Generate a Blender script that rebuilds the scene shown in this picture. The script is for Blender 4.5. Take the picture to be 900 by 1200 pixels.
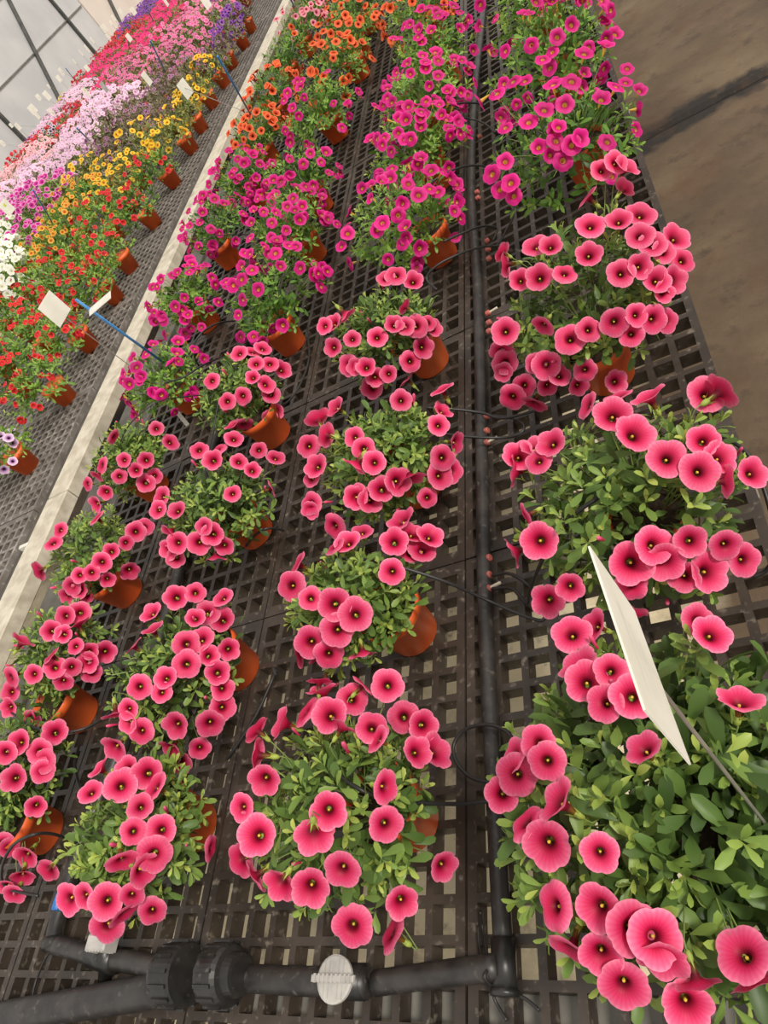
import bpy, math, random
import numpy as np
from mathutils import Matrix, Vector

# ------------------------------------------------------------------ camera, world, sun
scene = bpy.context.scene
for o in list(bpy.data.objects):
    bpy.data.objects.remove(o)
COL = scene.collection
ZB = 0.75                         # height of the bench tops above the floor
EYE = np.array([0.0, 0.0, ZB + 1.0])
F = 823.24                        # focal length in pixels of a 900 x 1200 frame
YAW, PITCH, ROLL = -0.64586, 0.68979, 0.78222

def cam_rows():
    ca, sa, cb, sb = math.cos(YAW), math.sin(YAW), math.cos(PITCH), math.sin(PITCH)
    cc, sc = math.cos(ROLL), math.sin(ROLL)
    fwd = np.array([sa * cb, ca * cb, -sb])
    right = np.array([ca, -sa, 0.0])
    down = np.cross(fwd, right)
    return np.array([cc * right + sc * down, -sc * right + cc * down, fwd])

RC = cam_rows()
cam_data = bpy.data.cameras.new('camera')
cam = bpy.data.objects.new('camera', cam_data)
COL.objects.link(cam)
m3 = Matrix(((RC[0][0], -RC[1][0], -RC[2][0]), (RC[0][1], -RC[1][1], -RC[2][1]), (RC[0][2], -RC[1][2], -RC[2][2])))
cam.matrix_world = Matrix.Translation(EYE.tolist()) @ m3.to_4x4()
cam_data.sensor_fit = 'VERTICAL'
cam_data.sensor_height = 36.0
cam_data.lens = F / 1200 * 36.0
cam_data.clip_start = 0.02
cam_data.clip_end = 200
scene.camera = cam

world = bpy.data.worlds.new('greenhouse_daylight')
scene.world = world
world.use_nodes = True
bg = world.node_tree.nodes['Background']
bg.inputs[0].default_value = (1.0, 0.965, 0.91, 1)
bg.inputs[1].default_value = 0.72

sun_data = bpy.data.lights.new('sun', 'SUN')
sun_data.energy = 2.5
sun_data.angle = math.radians(14)
sun_data.color = (1.0, 0.95, 0.86)
sun = bpy.data.objects.new('sun', sun_data)
COL.objects.link(sun)
sun.rotation_euler = Vector((-0.60, 0.14, -0.74)).to_track_quat('-Z', 'Y').to_euler()
sun.location = (2, -1, 6)

scene.view_settings.view_transform = 'Standard'
scene.view_settings.look = 'None'
scene.view_settings.gamma = 1.0
scene.view_settings.use_curve_mapping = False
scene.view_settings.exposure = 0.22

rnd = random.Random(11)
rg = np.random.default_rng(7)

# ------------------------------------------------------------------ helpers
def ray(px, py):
    return RC.T @ np.array([(px - 450) / F, (py - 600) / F, 1.0])

def at(px, py, z):
    """point at height z (above the bench top) seen at that pixel of the photograph"""
    d = ray(px, py)
    t = (ZB + z - EYE[2]) / d[2]
    return EYE + t * d

def project(P):
    c = RC @ (np.asarray(P, float) - EYE)
    return c[0] / c[2] * F + 450, c[1] / c[2] * F + 600, c[2]

def lin(c):
    return tuple(((v / 255) / 12.92 if v / 255 <= 0.04045 else ((v / 255 + 0.055) / 1.055) ** 2.4) for v in c) + (1.0,)

def mesh(name, verts, faces, mats, attrs=None, fmat=None, smooth=False):
    me = bpy.data.meshes.new(name)
    me.from_pydata([tuple(v) for v in verts], [], [tuple(f) for f in faces])
    for m in (mats if isinstance(mats, (list, tuple)) else [mats]):
        me.materials.append(m)
    if attrs:
        for k, a in attrs.items():
            me.attributes.new(k, 'FLOAT', 'POINT').data.foreach_set('value', np.asarray(a, dtype=np.float32))
    if fmat is not None:
        me.polygons.foreach_set('material_index', np.asarray(fmat, dtype=np.int32))
    if smooth:
        me.polygons.foreach_set('use_smooth', [True] * len(me.polygons))
    me.update()
    return me

def tri_mesh(name, V, T, mats, attrs=None, fmat=None, smooth=True):
    """fast path: numpy vertices (n,3) and triangles (m,3)"""
    me = bpy.data.meshes.new(name)
    n, m = len(V), len(T)
    me.vertices.add(n)
    me.vertices.foreach_set('co', np.asarray(V, dtype=np.float32).ravel())
    me.loops.add(3 * m)
    me.loops.foreach_set('vertex_index', np.asarray(T, dtype=np.int32).ravel())
    me.polygons.add(m)
    me.polygons.foreach_set('loop_start', np.arange(0, 3 * m, 3, dtype=np.int32))
    for mt in (mats if isinstance(mats, (list, tuple)) else [mats]):
        me.materials.append(mt)
    if fmat is not None:
        me.polygons.foreach_set('material_index', np.asarray(fmat, dtype=np.int32))
    if smooth:
        me.polygons.foreach_set('use_smooth', np.ones(m, dtype=bool))
    if attrs:
        for k, a in attrs.items():
            me.attributes.new(k, 'FLOAT', 'POINT').data.foreach_set('value', np.asarray(a, dtype=np.float32))
    me.update(calc_edges=True)
    me.validate()
    return me

def link(name, data, parent=None, loc=None):
    o = bpy.data.objects.new(name, data)
    COL.objects.link(o)
    if parent is not None:
        o.parent = parent
    if loc is not None:
        o.location = [float(v) for v in loc]
    return o

def tag(o, label=None, cat=None, group=None, kind=None):
    if label: o['label'] = label
    if cat: o['category'] = cat
    if group: o['group'] = group
    if kind: o['kind'] = kind
    return o

def empty(name, loc, label, cat, group=None):
    o = link(name, None, None, loc)
    o.empty_display_size = 0.05
    return tag(o, label, cat, group)

class MB:
    """collects simple solids into one mesh"""
    def __init__(s): s.v = []; s.f = []
    def box(s, x0, x1, y0, y1, z0, z1, bev=0.0):
        b = len(s.v)
        if bev <= 0:
            s.v += [(x, y, z) for z in (z0, z1) for y in (y0, y1) for x in (x0, x1)]
            s.f += [tuple(b + i for i in q) for q in ((0, 2, 3, 1), (4, 5, 7, 6), (0, 1, 5, 4), (2, 6, 7, 3), (0, 4, 6, 2), (1, 3, 7, 5))]
        else:
            def ring(z, k):
                return [(x0 + k, y0 + k, z), (x1 - k, y0 + k, z), (x1 - k, y1 - k, z), (x0 + k, y1 - k, z)]
            rings = [ring(z0, bev), ring(z0 + bev, 0), ring(z1 - bev, 0), ring(z1, bev)]
            for r in rings: s.v += r
            s.f.append((b + 3, b + 2, b + 1, b))
            s.f.append((b + 12, b + 13, b + 14, b + 15))
            for k in range(3):
                for i in range(4):
                    j = (i + 1) % 4
                    s.f.append((b + 4 * k + i, b + 4 * k + j, b + 4 * k + 4 + j, b + 4 * k + 4 + i))
        return s
    def lathe(s, prof, n=20, M=None, cap=True):
        b = len(s.v); M = M or Matrix()
        for r, z in prof:
            for i in range(n):
                a = 2 * math.pi * i / n
                s.v.append(tuple(M @ Vector((r * math.cos(a), r * math.sin(a), z))))
        for k in range(len(prof) - 1):
            for i in range(n):
                j = (i + 1) % n
                s.f.append((b + k * n + i, b + k * n + j, b + (k + 1) * n + j, b + (k + 1) * n + i))
        if cap:
            s.f.append(tuple(b + i for i in reversed(range(n))))
            s.f.append(tuple(b + (len(prof) - 1) * n + i for i in range(n)))
        return s
    def tube(s, pts, r, n=8, step=6, rings=None):
        P = smooth_path(pts, step)
        b = len(s.v)
        T = np.gradient(P, axis=0); T /= np.linalg.norm(T, axis=1)[:, None] + 1e-12
        up = np.array([0.0, 0.0, 1.0]) if abs(T[0][2]) < .9 else np.array([1.0, 0.0, 0.0])
        u = np.cross(T[0], up); u /= np.linalg.norm(u)
        for k in range(len(P)):
            u = u - T[k] * (u @ T[k]); u /= np.linalg.norm(u)
            w = np.cross(T[k], u)
            rr = r if rings is None else rings(k)
            for i in range(n):
                a = 2 * math.pi * i / n
                s.v.append(tuple(P[k] + rr * (math.cos(a) * u + math.sin(a) * w)))
        for k in range(len(P) - 1):
            for i in range(n):
                j = (i + 1) % n
                s.f.append((b + k * n + i, b + (k + 1) * n + i, b + (k + 1) * n + j, b + k * n + j))
        s.f.append(tuple(b + i for i in range(n)))
        s.f.append(tuple(b + (len(P) - 1) * n + i for i in reversed(range(n))))
        return s
    def build(s, name, mat, parent=None, loc=None, smooth=False):
        return link(name, mesh(name, s.v, s.f, mat, smooth=smooth), parent, loc)

def smooth_path(pts, step):
    P = np.array(pts, float)
    if len(P) < 3 or step <= 1:
        return P
    Q = np.vstack([2 * P[0] - P[1], P, 2 * P[-1] - P[-2]])
    out = []
    for i in range(1, len(Q) - 2):
        for k in range(step):
            t = k / step
            a, b, c, d = Q[i - 1], Q[i], Q[i + 1], Q[i + 2]
            out.append(.5 * (2 * b + (c - a) * t + (2 * a - 5 * b + 4 * c - d) * t * t + (3 * b - a - 3 * c + d) * t ** 3))
    out.append(P[-1])
    return np.array(out)

# ------------------------------------------------------------------ materials
def new_mat(name):
    m = bpy.data.materials.new(name); m.use_nodes = True
    nt = m.node_tree
    return m, nt, nt.nodes['Principled BSDF']

def N(nt, t, **kw):
    n = nt.nodes.new(t)
    for k, v in kw.items(): setattr(n, k, v)
    return n

def noisy(name, c1, c2, scale=8, rough=.6, lo=.35, hi=.65, bump=0.0, metallic=0.0, detail=6, dust=None, dscale=30, dlo=.55, dhi=.75, spec=.5):
    m, nt, b = new_mat(name)
    tc = N(nt, 'ShaderNodeNewGeometry')
    no = N(nt, 'ShaderNodeTexNoise'); no.inputs['Scale'].default_value = scale; no.inputs['Detail'].default_value = detail
    nt.links.new(tc.outputs['Position'], no.inputs['Vector'])
    r = N(nt, 'ShaderNodeValToRGB'); r.color_ramp.elements[0].position = lo; r.color_ramp.elements[1].position = hi
    r.color_ramp.elements[0].color = lin(c1); r.color_ramp.elements[1].color = lin(c2)
    nt.links.new(no.outputs[0], r.inputs[0])
    out = r.outputs[0]
    if dust:
        n2 = N(nt, 'ShaderNodeTexNoise'); n2.inputs['Scale'].default_value = dscale; n2.inputs['Detail'].default_value = 8
        nt.links.new(tc.outputs['Position'], n2.inputs['Vector'])
        r2 = N(nt, 'ShaderNodeMapRange'); r2.inputs[1].default_value = dlo; r2.inputs[2].default_value = dhi
        nt.links.new(n2.outputs[0], r2.inputs[0])
        mx = N(nt, 'ShaderNodeMix', data_type='RGBA')
        nt.links.new(r2.outputs[0], mx.inputs[0]); nt.links.new(out, mx.inputs[6]); mx.inputs[7].default_value = lin(dust)
        out = mx.outputs[2]
    nt.links.new(out, b.inputs['Base Color'])
    b.inputs['Roughness'].default_value = rough; b.inputs['Metallic'].default_value = metallic
    b.inputs['Specular IOR Level'].default_value = spec
    if bump:
        bp = N(nt, 'ShaderNodeBump'); bp.inputs['Strength'].default_value = bump; bp.inputs['Distance'].default_value = .004
        nt.links.new(no.outputs[0], bp.inputs['Height']); nt.links.new(bp.outputs[0], b.inputs['Normal'])
    return m

def plain(name, c, rough=.5, metallic=0.0, spec=.5):
    return noisy(name, tuple(v * .9 for v in c), tuple(min(255, v * 1.05) for v in c), 25, rough, metallic=metallic, spec=spec)

def petal_mat(name, stops, vein=0.0, translucent=.25):
    """colour runs from the throat (0) to the rim (1) of the flower, along the stored attribute"""
    m, nt, b = new_mat(name)
    at_ = N(nt, 'ShaderNodeAttribute', attribute_name='rad')
    ang = N(nt, 'ShaderNodeAttribute', attribute_name='ang')
    oi = N(nt, 'ShaderNodeObjectInfo')
    val = at_.outputs['Fac']
    if vein:
        s = N(nt, 'ShaderNodeMath', operation='MULTIPLY'); s.inputs[1].default_value = 25.0
        nt.links.new(ang.outputs['Fac'], s.inputs[0])
        c = N(nt, 'ShaderNodeMath', operation='SINE'); nt.links.new(s.outputs[0], c.inputs[0])
        k = N(nt, 'ShaderNodeMath', operation='MULTIPLY_ADD'); k.inputs[1].default_value = vein
        nt.links.new(c.outputs[0], k.inputs[0]); nt.links.new(val, k.inputs[2])
        val = k.outputs[0]
    r = N(nt, 'ShaderNodeValToRGB')
    e = r.color_ramp.elements
    while len(e) < len(stops): e.new(.5)
    for el, (p, c) in zip(e, stops):
        el.position = p; el.color = lin(c)
    nt.links.new(val, r.inputs[0])
    hs = N(nt, 'ShaderNodeHueSaturation')
    mr = N(nt, 'ShaderNodeMapRange'); mr.inputs[3].default_value = .82; mr.inputs[4].default_value = 1.12
    nt.links.new(oi.outputs['Random'], mr.inputs[0]); nt.links.new(mr.outputs[0], hs.inputs['Value'])
    nt.links.new(r.outputs[0], hs.inputs['Color'])
    nt.links.new(hs.outputs[0], b.inputs['Base Color'])
    b.inputs['Roughness'].default_value = .55
    b.inputs['Specular IOR Level'].default_value = .3
    tr = N(nt, 'ShaderNodeBsdfTranslucent'); nt.links.new(hs.outputs[0], tr.inputs[0])
    ms = N(nt, 'ShaderNodeMixShader'); ms.inputs[0].default_value = translucent
    nt.links.new(b.outputs[0], ms.inputs[1]); nt.links.new(tr.outputs[0], ms.inputs[2])
    nt.links.new(ms.outputs[0], nt.nodes['Material Output'].inputs[0])
    return m

def leaf_mat(name, stops):
    m, nt, b = new_mat(name)
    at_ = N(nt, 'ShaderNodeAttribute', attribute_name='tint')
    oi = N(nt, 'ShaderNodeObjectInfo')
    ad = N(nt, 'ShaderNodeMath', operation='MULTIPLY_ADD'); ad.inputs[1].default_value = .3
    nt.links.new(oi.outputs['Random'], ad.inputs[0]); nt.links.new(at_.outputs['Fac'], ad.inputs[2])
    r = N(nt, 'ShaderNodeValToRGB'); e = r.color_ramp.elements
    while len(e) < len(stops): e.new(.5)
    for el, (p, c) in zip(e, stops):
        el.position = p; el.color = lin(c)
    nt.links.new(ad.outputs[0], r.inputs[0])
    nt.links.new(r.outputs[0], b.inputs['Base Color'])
    b.inputs['Roughness'].default_value = .42
    b.inputs['Specular IOR Level'].default_value = .35
    tr = N(nt, 'ShaderNodeBsdfTranslucent'); nt.links.new(r.outputs[0], tr.inputs[0])
    ms = N(nt, 'ShaderNodeMixShader'); ms.inputs[0].default_value = .28
    nt.links.new(b.outputs[0], ms.inputs[1]); nt.links.new(tr.outputs[0], ms.inputs[2])
    nt.links.new(ms.outputs[0], nt.nodes['Material Output'].inputs[0])
    return m

M_TRAY = noisy('dark_moulded_plastic', (42, 35, 29), (66, 56, 48), 14, .5, bump=.3, dust=(124, 114, 102), dscale=75, dlo=.58, dhi=.78)
M_TRAY2 = noisy('grey_moulded_plastic', (96, 89, 83), (124, 116, 109), 14, .6, bump=.3, dust=(170, 164, 156), dscale=50)
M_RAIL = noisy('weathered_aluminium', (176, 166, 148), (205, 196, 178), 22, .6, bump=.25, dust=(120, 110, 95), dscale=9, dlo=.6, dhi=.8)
M_RAILD = noisy('shaded_channel_metal', (70, 66, 60), (92, 88, 80), 12, .6)  # rail metal with the shade it lies in put into its colour
M_STEEL = noisy('galvanised_steel', (120, 116, 108), (150, 146, 138), 10, .5, metallic=.3)
M_PIPE = noisy('black_polyethylene', (34, 32, 31), (56, 52, 49), 30, .42, dust=(96, 90, 84), dscale=70, dlo=.6, dhi=.8)
M_FIT = noisy('black_fitting_plastic', (30, 29, 28), (46, 44, 42), 30, .38, dust=(90, 86, 80), dscale=90, dlo=.62, dhi=.8)
M_TUBE = plain('black_drip_tube_rubber', (40, 38, 37), .45)
M_GROM = plain('dusty_red_rubber', (176, 92, 82), .6)
M_TIP = plain('cream_plastic', (215, 205, 185), .5)
M_GREY = plain('light_grey_plastic', (178, 174, 168), .5)
M_BLUE = plain('blue_plastic', (40, 110, 185), .4)
M_CANE = noisy('blue_painted_stick', (62, 128, 190), (88, 155, 212), 40, .45)
M_POT = noisy('terracotta_plastic', (214, 86, 32), (236, 106, 44), 9, .5, bump=.05)
M_SOIL = noisy('peat_soil', (40, 30, 22), (70, 54, 40), 120, .95, bump=.8)
M_CARD = noisy('white_card', (244, 241, 230), (252, 250, 242), 12, .55)
def thin(m, f):
    nt = m.node_tree; b = nt.nodes['Principled BSDF']
    tr = N(nt, 'ShaderNodeBsdfTranslucent'); nt.links.new(b.inputs['Base Color'].links[0].from_socket, tr.inputs[0])
    ms = N(nt, 'ShaderNodeMixShader'); ms.inputs[0].default_value = f
    nt.links.new(b.outputs[0], ms.inputs[1]); nt.links.new(tr.outputs[0], ms.inputs[2]); nt.links.new(ms.outputs[0], nt.nodes['Material Output'].inputs[0])
thin(M_CARD, .4)
M_CARDG = plain('grey_card', (168, 166, 162), .6)
M_INK = plain('faded_grey_print', (178, 174, 166), .7)
M_LOGO = plain('yellow_green_print', (214, 214, 90), .6)
M_WIRE = plain('thin_wire', (165, 158, 148), .4, .4)
M_CORR = noisy('black_drain_hose', (30, 29, 27), (52, 50, 46), 20, .5)
M_POST = noisy('dark_painted_steel', (62, 62, 60), (84, 84, 80), 10, .5)
M_STEM = plain('green_stem', (120, 140, 70), .6)
M_CALYX = plain('green_calyx', (150, 165, 70), .6)
M_ANTHER = plain('yellow_anther', (214, 178, 60), .6)
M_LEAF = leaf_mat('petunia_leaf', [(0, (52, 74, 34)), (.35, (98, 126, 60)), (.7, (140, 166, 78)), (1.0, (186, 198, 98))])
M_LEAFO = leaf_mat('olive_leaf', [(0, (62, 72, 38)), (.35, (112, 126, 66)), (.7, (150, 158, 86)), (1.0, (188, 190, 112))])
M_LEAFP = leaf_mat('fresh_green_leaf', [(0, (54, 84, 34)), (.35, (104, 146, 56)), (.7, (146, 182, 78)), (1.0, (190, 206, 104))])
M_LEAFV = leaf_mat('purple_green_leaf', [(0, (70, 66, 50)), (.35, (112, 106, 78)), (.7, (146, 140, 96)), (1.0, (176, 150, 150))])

PET = {
 'pink': petal_mat('coral_pink_petal', [(0, (130, 100, 30)), (.06, (96, 6, 30)), (.18, (132, 8, 42)), (.34, (190, 20, 70)), (.58, (222, 50, 102)), (.84, (236, 94, 136)), (1, (244, 136, 166))], .028),
 'magenta': petal_mat('magenta_petal', [(0, (240, 200, 90)), (.14, (226, 170, 80)), (.24, (150, 8, 80)), (.5, (204, 10, 112)), (.8, (222, 26, 134)), (1, (230, 62, 150))], .03),
 'orange': petal_mat('orange_petal', [(0, (120, 40, 16)), (.2, (150, 44, 20)), (.36, (212, 66, 28)), (.7, (238, 98, 48)), (1, (246, 132, 80))], .03),
 'lightpink': petal_mat('light_pink_petal', [(0, (150, 40, 60)), (.25, (196, 50, 86)), (.45, (232, 120, 140)), (1, (246, 176, 184))], .05),
 'red': petal_mat('red_petal', [(0, (236, 180, 70)), (.16, (200, 60, 40)), (.3, (190, 22, 36)), (.7, (222, 36, 50)), (1, (236, 66, 72))], .02),
 'yellow': petal_mat('yellow_petal', [(0, (180, 90, 20)), (.25, (220, 130, 20)), (.45, (240, 186, 32)), (1, (250, 212, 70))], .02),
 'gold': petal_mat('orange_yellow_petal', [(0, (170, 70, 30)), (.3, (214, 110, 36)), (.6, (232, 160, 50)), (1, (240, 190, 80))], .03),
 'white': petal_mat('white_petal', [(0, (220, 220, 150)), (.3, (240, 238, 220)), (1, (250, 248, 240))], .0),
 'violet': petal_mat('violet_pink_petal', [(0, (120, 20, 90)), (.35, (196, 30, 140)), (.75, (216, 60, 160)), (1, (244, 190, 226))], .06),
 'lilac': petal_mat('pale_lilac_petal', [(0, (230, 210, 140)), (.2, (210, 160, 190)), (.5, (236, 190, 220)), (1, (246, 214, 236))], .05),
 'veined': petal_mat('veined_lavender_petal', [(0, (60, 26, 60)), (.22, (92, 40, 96)), (.42, (190, 140, 190)), (.7, (222, 186, 222)), (1, (238, 212, 236))], .10),
 'dotpurple': petal_mat('white_edged_purple_petal', [(0, (40, 20, 50)), (.45, (70, 34, 84)), (.62, (226, 206, 226)), (1, (246, 232, 240))], .04),
 'purple': petal_mat('purple_petal', [(0, (60, 20, 90)), (.4, (116, 50, 150)), (1, (160, 96, 190))], .05),
 'mauve': petal_mat('dusky_mauve_petal', [(0, (84, 40, 70)), (.4, (140, 84, 120)), (1, (186, 136, 170))], .05),
 'rose': petal_mat('rose_pink_petal', [(0, (236, 200, 120)), (.25, (214, 70, 130)), (.6, (232, 110, 166)), (1, (246, 160, 200))], .04),
 'hotpink': petal_mat('hot_pink_petal', [(0, (240, 190, 120)), (.25, (214, 16, 96)), (.6, (240, 30, 120)), (1, (248, 80, 150))], .03),
 'scarlet': petal_mat('scarlet_petal', [(0, (120, 16, 24)), (.4, (204, 36, 52)), (1, (230, 72, 84))], .03),
 'blush': petal_mat('blush_petal', [(0, (210, 80, 110)), (.3, (236, 150, 170)), (1, (250, 214, 214))], .06),
 'pansyellow': petal_mat('dark_eyed_yellow_petal', [(0, (70, 50, 20)), (.3, (150, 120, 40)), (.5, (226, 196, 80)), (1, (240, 216, 110))], .03),
}

# ------------------------------------------------------------------ the setting: floor and wall
def floor_material():
    m, nt, b = new_mat('stained_concrete')
    g = N(nt, 'ShaderNodeNewGeometry')
    def noise(sc, de=8, ro=.6):
        n = N(nt, 'ShaderNodeTexNoise'); n.inputs['Scale'].default_value = sc; n.inputs['Detail'].default_value = de
        n.inputs['Roughness'].default_value = ro
        nt.links.new(g.outputs['Position'], n.inputs['Vector']); return n.outputs[0]
    def ramp(src, stops):
        r = N(nt, 'ShaderNodeValToRGB'); e = r.color_ramp.elements
        while len(e) < len(stops): e.new(.5)
        for el, (p, c) in zip(e, stops): el.position = p; el.color = lin(c)
        nt.links.new(src, r.inputs[0]); return r.outputs[0]
    def mix(f, a, c):
        x = N(nt, 'ShaderNodeMix', data_type='RGBA'); nt.links.new(f, x.inputs[0])
        nt.links.new(a, x.inputs[6])
        if isinstance(c, tuple): x.inputs[7].default_value = c
        else: nt.links.new(c, x.inputs[7])
        return x.outputs[2]
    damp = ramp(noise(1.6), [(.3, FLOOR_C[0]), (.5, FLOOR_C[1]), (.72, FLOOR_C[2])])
    lit_pale = ramp(noise(5), [(.3, FLOOR_C[3]), (.7, FLOOR_C[4])])
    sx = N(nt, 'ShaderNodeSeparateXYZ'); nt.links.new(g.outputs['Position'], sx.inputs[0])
    # side light under the bench, painted into the floor as a pale strip: x < -0.1, with a ragged edge
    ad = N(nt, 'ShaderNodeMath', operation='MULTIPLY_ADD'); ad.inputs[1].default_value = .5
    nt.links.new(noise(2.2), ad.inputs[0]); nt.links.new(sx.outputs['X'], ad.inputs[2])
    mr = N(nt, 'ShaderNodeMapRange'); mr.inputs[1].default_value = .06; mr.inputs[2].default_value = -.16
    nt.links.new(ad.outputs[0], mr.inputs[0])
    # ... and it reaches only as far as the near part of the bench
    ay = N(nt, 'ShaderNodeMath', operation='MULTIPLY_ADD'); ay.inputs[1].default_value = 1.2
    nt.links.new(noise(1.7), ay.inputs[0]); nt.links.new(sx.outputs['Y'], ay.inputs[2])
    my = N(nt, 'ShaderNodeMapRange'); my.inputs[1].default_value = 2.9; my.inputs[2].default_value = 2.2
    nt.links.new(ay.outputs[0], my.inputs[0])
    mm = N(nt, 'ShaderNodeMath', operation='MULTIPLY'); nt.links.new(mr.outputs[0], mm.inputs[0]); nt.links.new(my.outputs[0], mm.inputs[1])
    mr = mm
    col = mix(mr.outputs[0], damp, lit_pale)
    # dark damp soaked in along the joint
    ds = N(nt, 'ShaderNodeMath', operation='SUBTRACT'); ds.inputs[1].default_value = JOINT_Y
    nt.links.new(sx.outputs['Y'], ds.inputs[0])
    ab = N(nt, 'ShaderNodeMath', operation='ABSOLUTE'); nt.links.new(ds.outputs[0], ab.inputs[0])
    n3 = N(nt, 'ShaderNodeMath', operation='MULTIPLY_ADD'); n3.inputs[1].default_value = -.75
    nt.links.new(noise(1.9), n3.inputs[0]); nt.links.new(ab.outputs[0], n3.inputs[2])
    m3_ = N(nt, 'ShaderNodeMapRange'); m3_.inputs[1].default_value = -.26; m3_.inputs[2].default_value = -.33
    nt.links.new(n3.outputs[0], m3_.inputs[0])
    col = mix(m3_.outputs[0], col, lin((34, 27, 21)))
    # fine pits
    rust = N(nt, 'ShaderNodeMapRange'); rust.inputs[1].default_value = .52; rust.inputs[2].default_value = .72; rust.inputs[4].default_value = .75
    nt.links.new(noise(2.7, 9, .62), rust.inputs[0])
    col = mix(rust.outputs[0], col, lin((88, 58, 38)))
    dk = N(nt, 'ShaderNodeMapRange'); dk.inputs[1].default_value = .54; dk.inputs[2].default_value = .7; dk.inputs[4].default_value = .75
    nt.links.new(noise(6.5, 10, .7), dk.inputs[0])
    col = mix(dk.outputs[0], col, lin((50, 39, 30)))
    sp = N(nt, 'ShaderNodeMapRange'); sp.inputs[1].default_value = .62; sp.inputs[2].default_value = .74
    nt.links.new(noise(26, 10, .7), sp.inputs[0])
    col = mix(sp.outputs[0], col, lin((92, 80, 66)))
    nt.links.new(col, b.inputs['Base Color'])
    rr = N(nt, 'ShaderNodeMapRange'); rr.inputs[3].default_value = .62; rr.inputs[4].default_value = .9
    nt.links.new(noise(3), rr.inputs[0]); nt.links.new(rr.outputs[0], b.inputs['Roughness'])
    bp = N(nt, 'ShaderNodeBump'); bp.inputs['Strength'].default_value = .35; bp.inputs['Distance'].default_value = .006
    nt.links.new(noise(40, 8, .65), bp.inputs['Height']); nt.links.new(bp.outputs[0], b.inputs['Normal'])
    return m

JOINT_Y = 3.386
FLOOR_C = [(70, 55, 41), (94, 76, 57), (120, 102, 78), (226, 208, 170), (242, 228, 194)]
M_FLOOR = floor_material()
M_GAP = plain('joint_dirt', (38, 32, 27), .9)
floor = tag(MB().box(-14, 6, -5, 48, -.2, -.02).build('floor', M_GAP), kind='structure')
for y0, y1 in ((-5, JOINT_Y - .012), (JOINT_Y + .012, 11.4), (11.424, 19.4), (19.424, 48)):
    sb = MB(); nx = 240
    for e, yy in ((0, y0), (1, y1)):
        for k in range(nx + 1):
            x = -14 + 20 * k / nx
            j = (.012 * math.sin(x * 7.1 + e) + .008 * math.sin(x * 17.3 + 2 * e) + rnd.uniform(-.007, .007)) if abs(yy - JOINT_Y) < .1 else 0
            # chipped arris: the edge drops away over a couple of centimetres
            s_ = 1 if e == 0 else -1
            q = rnd.uniform(.012, .03)
            sb.v += [(x, yy + j * .5, -.15), (x, yy + j * .5, -.018), (x, yy + j * .5 + s_ * q, 0)]
    o_ = 3 * (nx + 1)
    for k in range(nx):
        a = 3 * k
        for b0, fl in ((0, False), (o_, True)):
            for m_ in (0, 1):
                f = (b0 + a + m_, b0 + a + 3 + m_, b0 + a + 4 + m_, b0 + a + 1 + m_)
                sb.f.append(tuple(reversed(f)) if fl else f)
        sb.f.append((a + 2, a + 5, o_ + a + 5, o_ + a + 2))
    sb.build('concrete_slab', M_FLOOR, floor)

M_SHEET = noisy('translucent_greenhouse_sheet', (190, 189, 190), (206, 204, 203), 1.2, .5)
M_SHEETP = noisy('pale_pink_grey_sheet', (216, 202, 190), (226, 213, 202), 1.2, .5)
WX = -11.0
wall = tag(MB().box(WX - .05, WX, 2, 48, 0, .45).build('wall_left', plain('concrete_kerb', (150, 144, 136), .8)), kind='structure')
edges = [2, 5.35, 10.07, 14.8, 19.53, 20.65, 21.65, 26.4, 31.1, 35.8, 42, 48]
for i, (a, b_) in enumerate(zip(edges[:-1], edges[1:])):
    proud = .03 if a == 20.65 else 0
    MB().box(WX - .02, WX - .008 + proud, a + .003, b_ - .003, .45, 4.5).build('wall_panel', M_SHEETP if a >= 20 else M_SHEET, wall)
for y in (5.35, 10.07, 14.8, 19.53, 24.3, 29.0, 33.8):
    MB().box(WX + .0, WX + .07, y - .035, y + .035, 0, 4.5).build('post', M_POST, wall)
    s = .65
    P0, P1 = (WX + .05, y - 3.16, 0.0), (WX + .05, y - 3.16 + 3.4 * s, 3.4)
    MB().tube([P0, P1], .045, 8, 1).build('brace', M_POST, wall)
for z in (.6, 1.62, 2.7):
    MB().box(WX + .0, WX + .025, 2, 20.6, z - .012, z + .012).build('purlin', M_STEEL, wall)

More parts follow.
